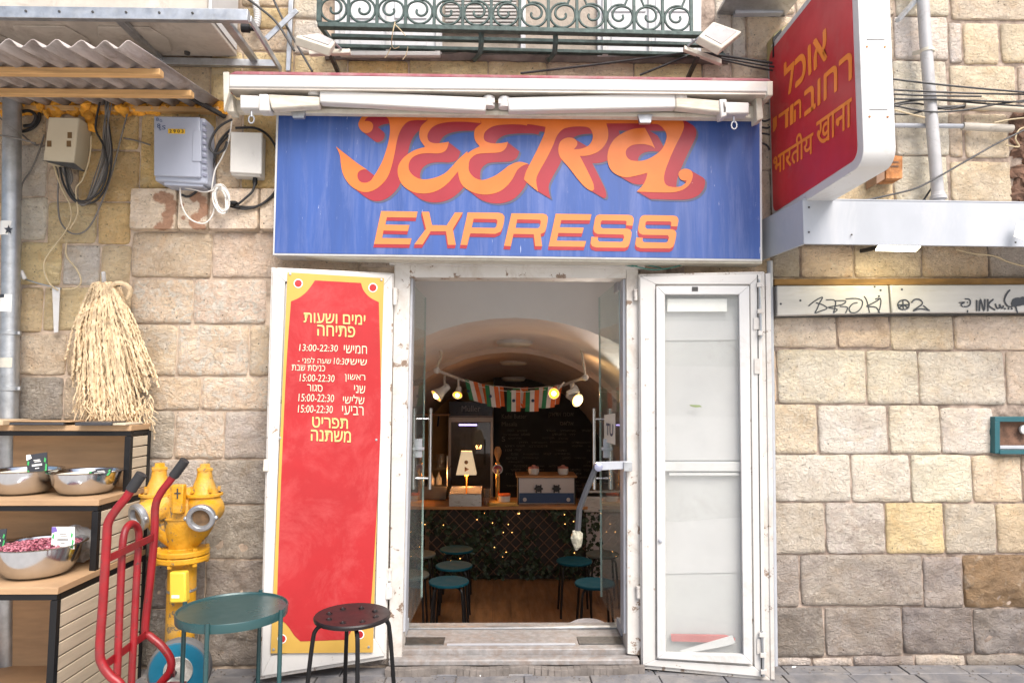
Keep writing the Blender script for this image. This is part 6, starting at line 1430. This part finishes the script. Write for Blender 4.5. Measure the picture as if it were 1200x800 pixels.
# graffiti panel
gp = thing('graffiti_panel', 'dull aluminium shutter box with black graffiti on the stone wall', 'panel', PY(1050, 370, -.08))
part('rust_strip', MB().quad([(908,327),(1230,326),(1230,333),(908,334)], -.05, .05), RUSTY, gp)
part('left_plate', MB().quad([(910,334.5),(1041,334),(1043.5,367),(910.5,370)], -.08, .08), GALVP, gp, bev=.006)
part('right_plate', MB().quad([(1043,334),(1236,333),(1236,365.5),(1045.5,367)], -.078, .078), GALVP, gp, bev=.006)
part('shadow_gap', MB().quad([(909,370.2),(1236,366),(1236,368),(909,372)], -.04, .04), DKMET, gp)
G_ = lambda x, y: (940+x*.21667, 320+y*.21667)
gr_ = MB()
strokes = [[(35,178),(70,150),(110,130),(95,160),(80,195),(70,215),(100,205),(135,190),(110,170),(75,160)], [(130,145),(180,150),(170,215)], [(175,150),(235,150),(215,170),(140,185),(190,195),(170,215)],[(205,180),(245,185),(235,215)],
 [(235,140),(290,137),(325,150),(320,185),(295,210),(265,212),(255,190),(275,165),(300,160)],[(335,125),(350,150),(365,215)],[(425,135),(395,155),(350,178),(360,180),(400,185),(420,215)],[(395,140),(425,140),(420,190),(410,212)],
 [(515,170),(530,150),(560,145),(578,160),(575,185),(555,195),(530,192),(515,170)],[(545,148),(548,192)],[(547,170),(520,190)],[(547,170),(575,188)],[(515,172),(578,170)],
 [(590,160),(610,142),(640,145),(650,165),(625,185),(600,203),(640,192),(685,200)],[(655,175),(690,203)],
 [(850,160),(880,158),(860,170),(870,182)],[(880,140),(905,142),(910,165),(895,180),(875,180)],[(895,200),(895,215)],
 [(945,145),(945,205)],[(960,205),(965,140),(985,205),(990,140)],[(1005,140),(1005,205)],[(1035,140),(1008,172),(1045,200)],[(1045,165),(1055,190),(1070,185),(1068,168),(1080,190),(1090,175)],
 [(1125,90),(1105,115),(1095,150),(1115,180),(1140,180)],[(1155,180),(1165,215)]]
for k, s in enumerate(strokes):
    P_ = cr([PY(*G_(x, y), -.0815) for x, y in s], 4); gr_.tube(P_, .0036 if k < 18 else .0045, 5, flat=.25)
for x in (1098,1117,1135): gr_.ball(PY(*G_(x,192),-.0815), .0055, 6, (1,.3,1))
gr_.ball(PY(*G_(895,158),-.0815), .004, 6, (1,.3,1))
gr_.ball(PY(*G_(1168,155),-.081), .034, 12, (1,.05,.7)); gr_.ball(PY(*G_(1150,165),-.081), .018, 9, (1.2,.05,1)); gr_.ball(PY(*G_(1195,150),-.081), .022, 9, (1,.05,1.1))
part('graffiti', gr_, INKB, gp, smooth=False, kind='stuff')
for x, y in ((915,356),(938,352),(1025,336),(1032,340),(1057,339),(1030,347)): part('hole', MB().lathe([(.006,0),(.005,.002),(0,.002)], PY(x, y, -.0805), (0,-1,0), 8), INKB, gp)

# grit along the foot of the wall
gt = MB(); random.seed(21)
for i in range(260):
    x = random.uniform(-2.6, 2.8); y = -abs(random.gauss(0, .07))-.03
    if -.75 < x < .75: y -= .1
    r_ = random.uniform(.002, .006); gt.ball((x, y, r_*.5), r_, 5, (1.2, 1, .6))
single('grit', gt, CONC, 'grit and crumbs of mortar along the foot of the facade', 'grit', kind='stuff', smooth=False)
for (px, py, an, lb) in ((930, 781, .4, 'small pale cigarette end on the paving under the stone wall'), (562, 790, 1.9, 'small pale cigarette end on the paving before the threshold')):
    c = PZ(px, py, .006); d = Vector((math.cos(an), math.sin(an), 0))*.014
    single('cigarette_end', MB().tube([c-d, c+d], .004, 8), WHITEC, lb, 'cigarette end', 'cigarette ends')

# grey edge pipe beside the right door
single('edge_conduit', MB().tube([PY(902,306,-.05), PY(904,440,-.05), PY(906,620,-.05), PY(908,779,-.05)], .016, 10), GREYM, 'slim grey conduit running down beside the glazed timber door', 'conduit')
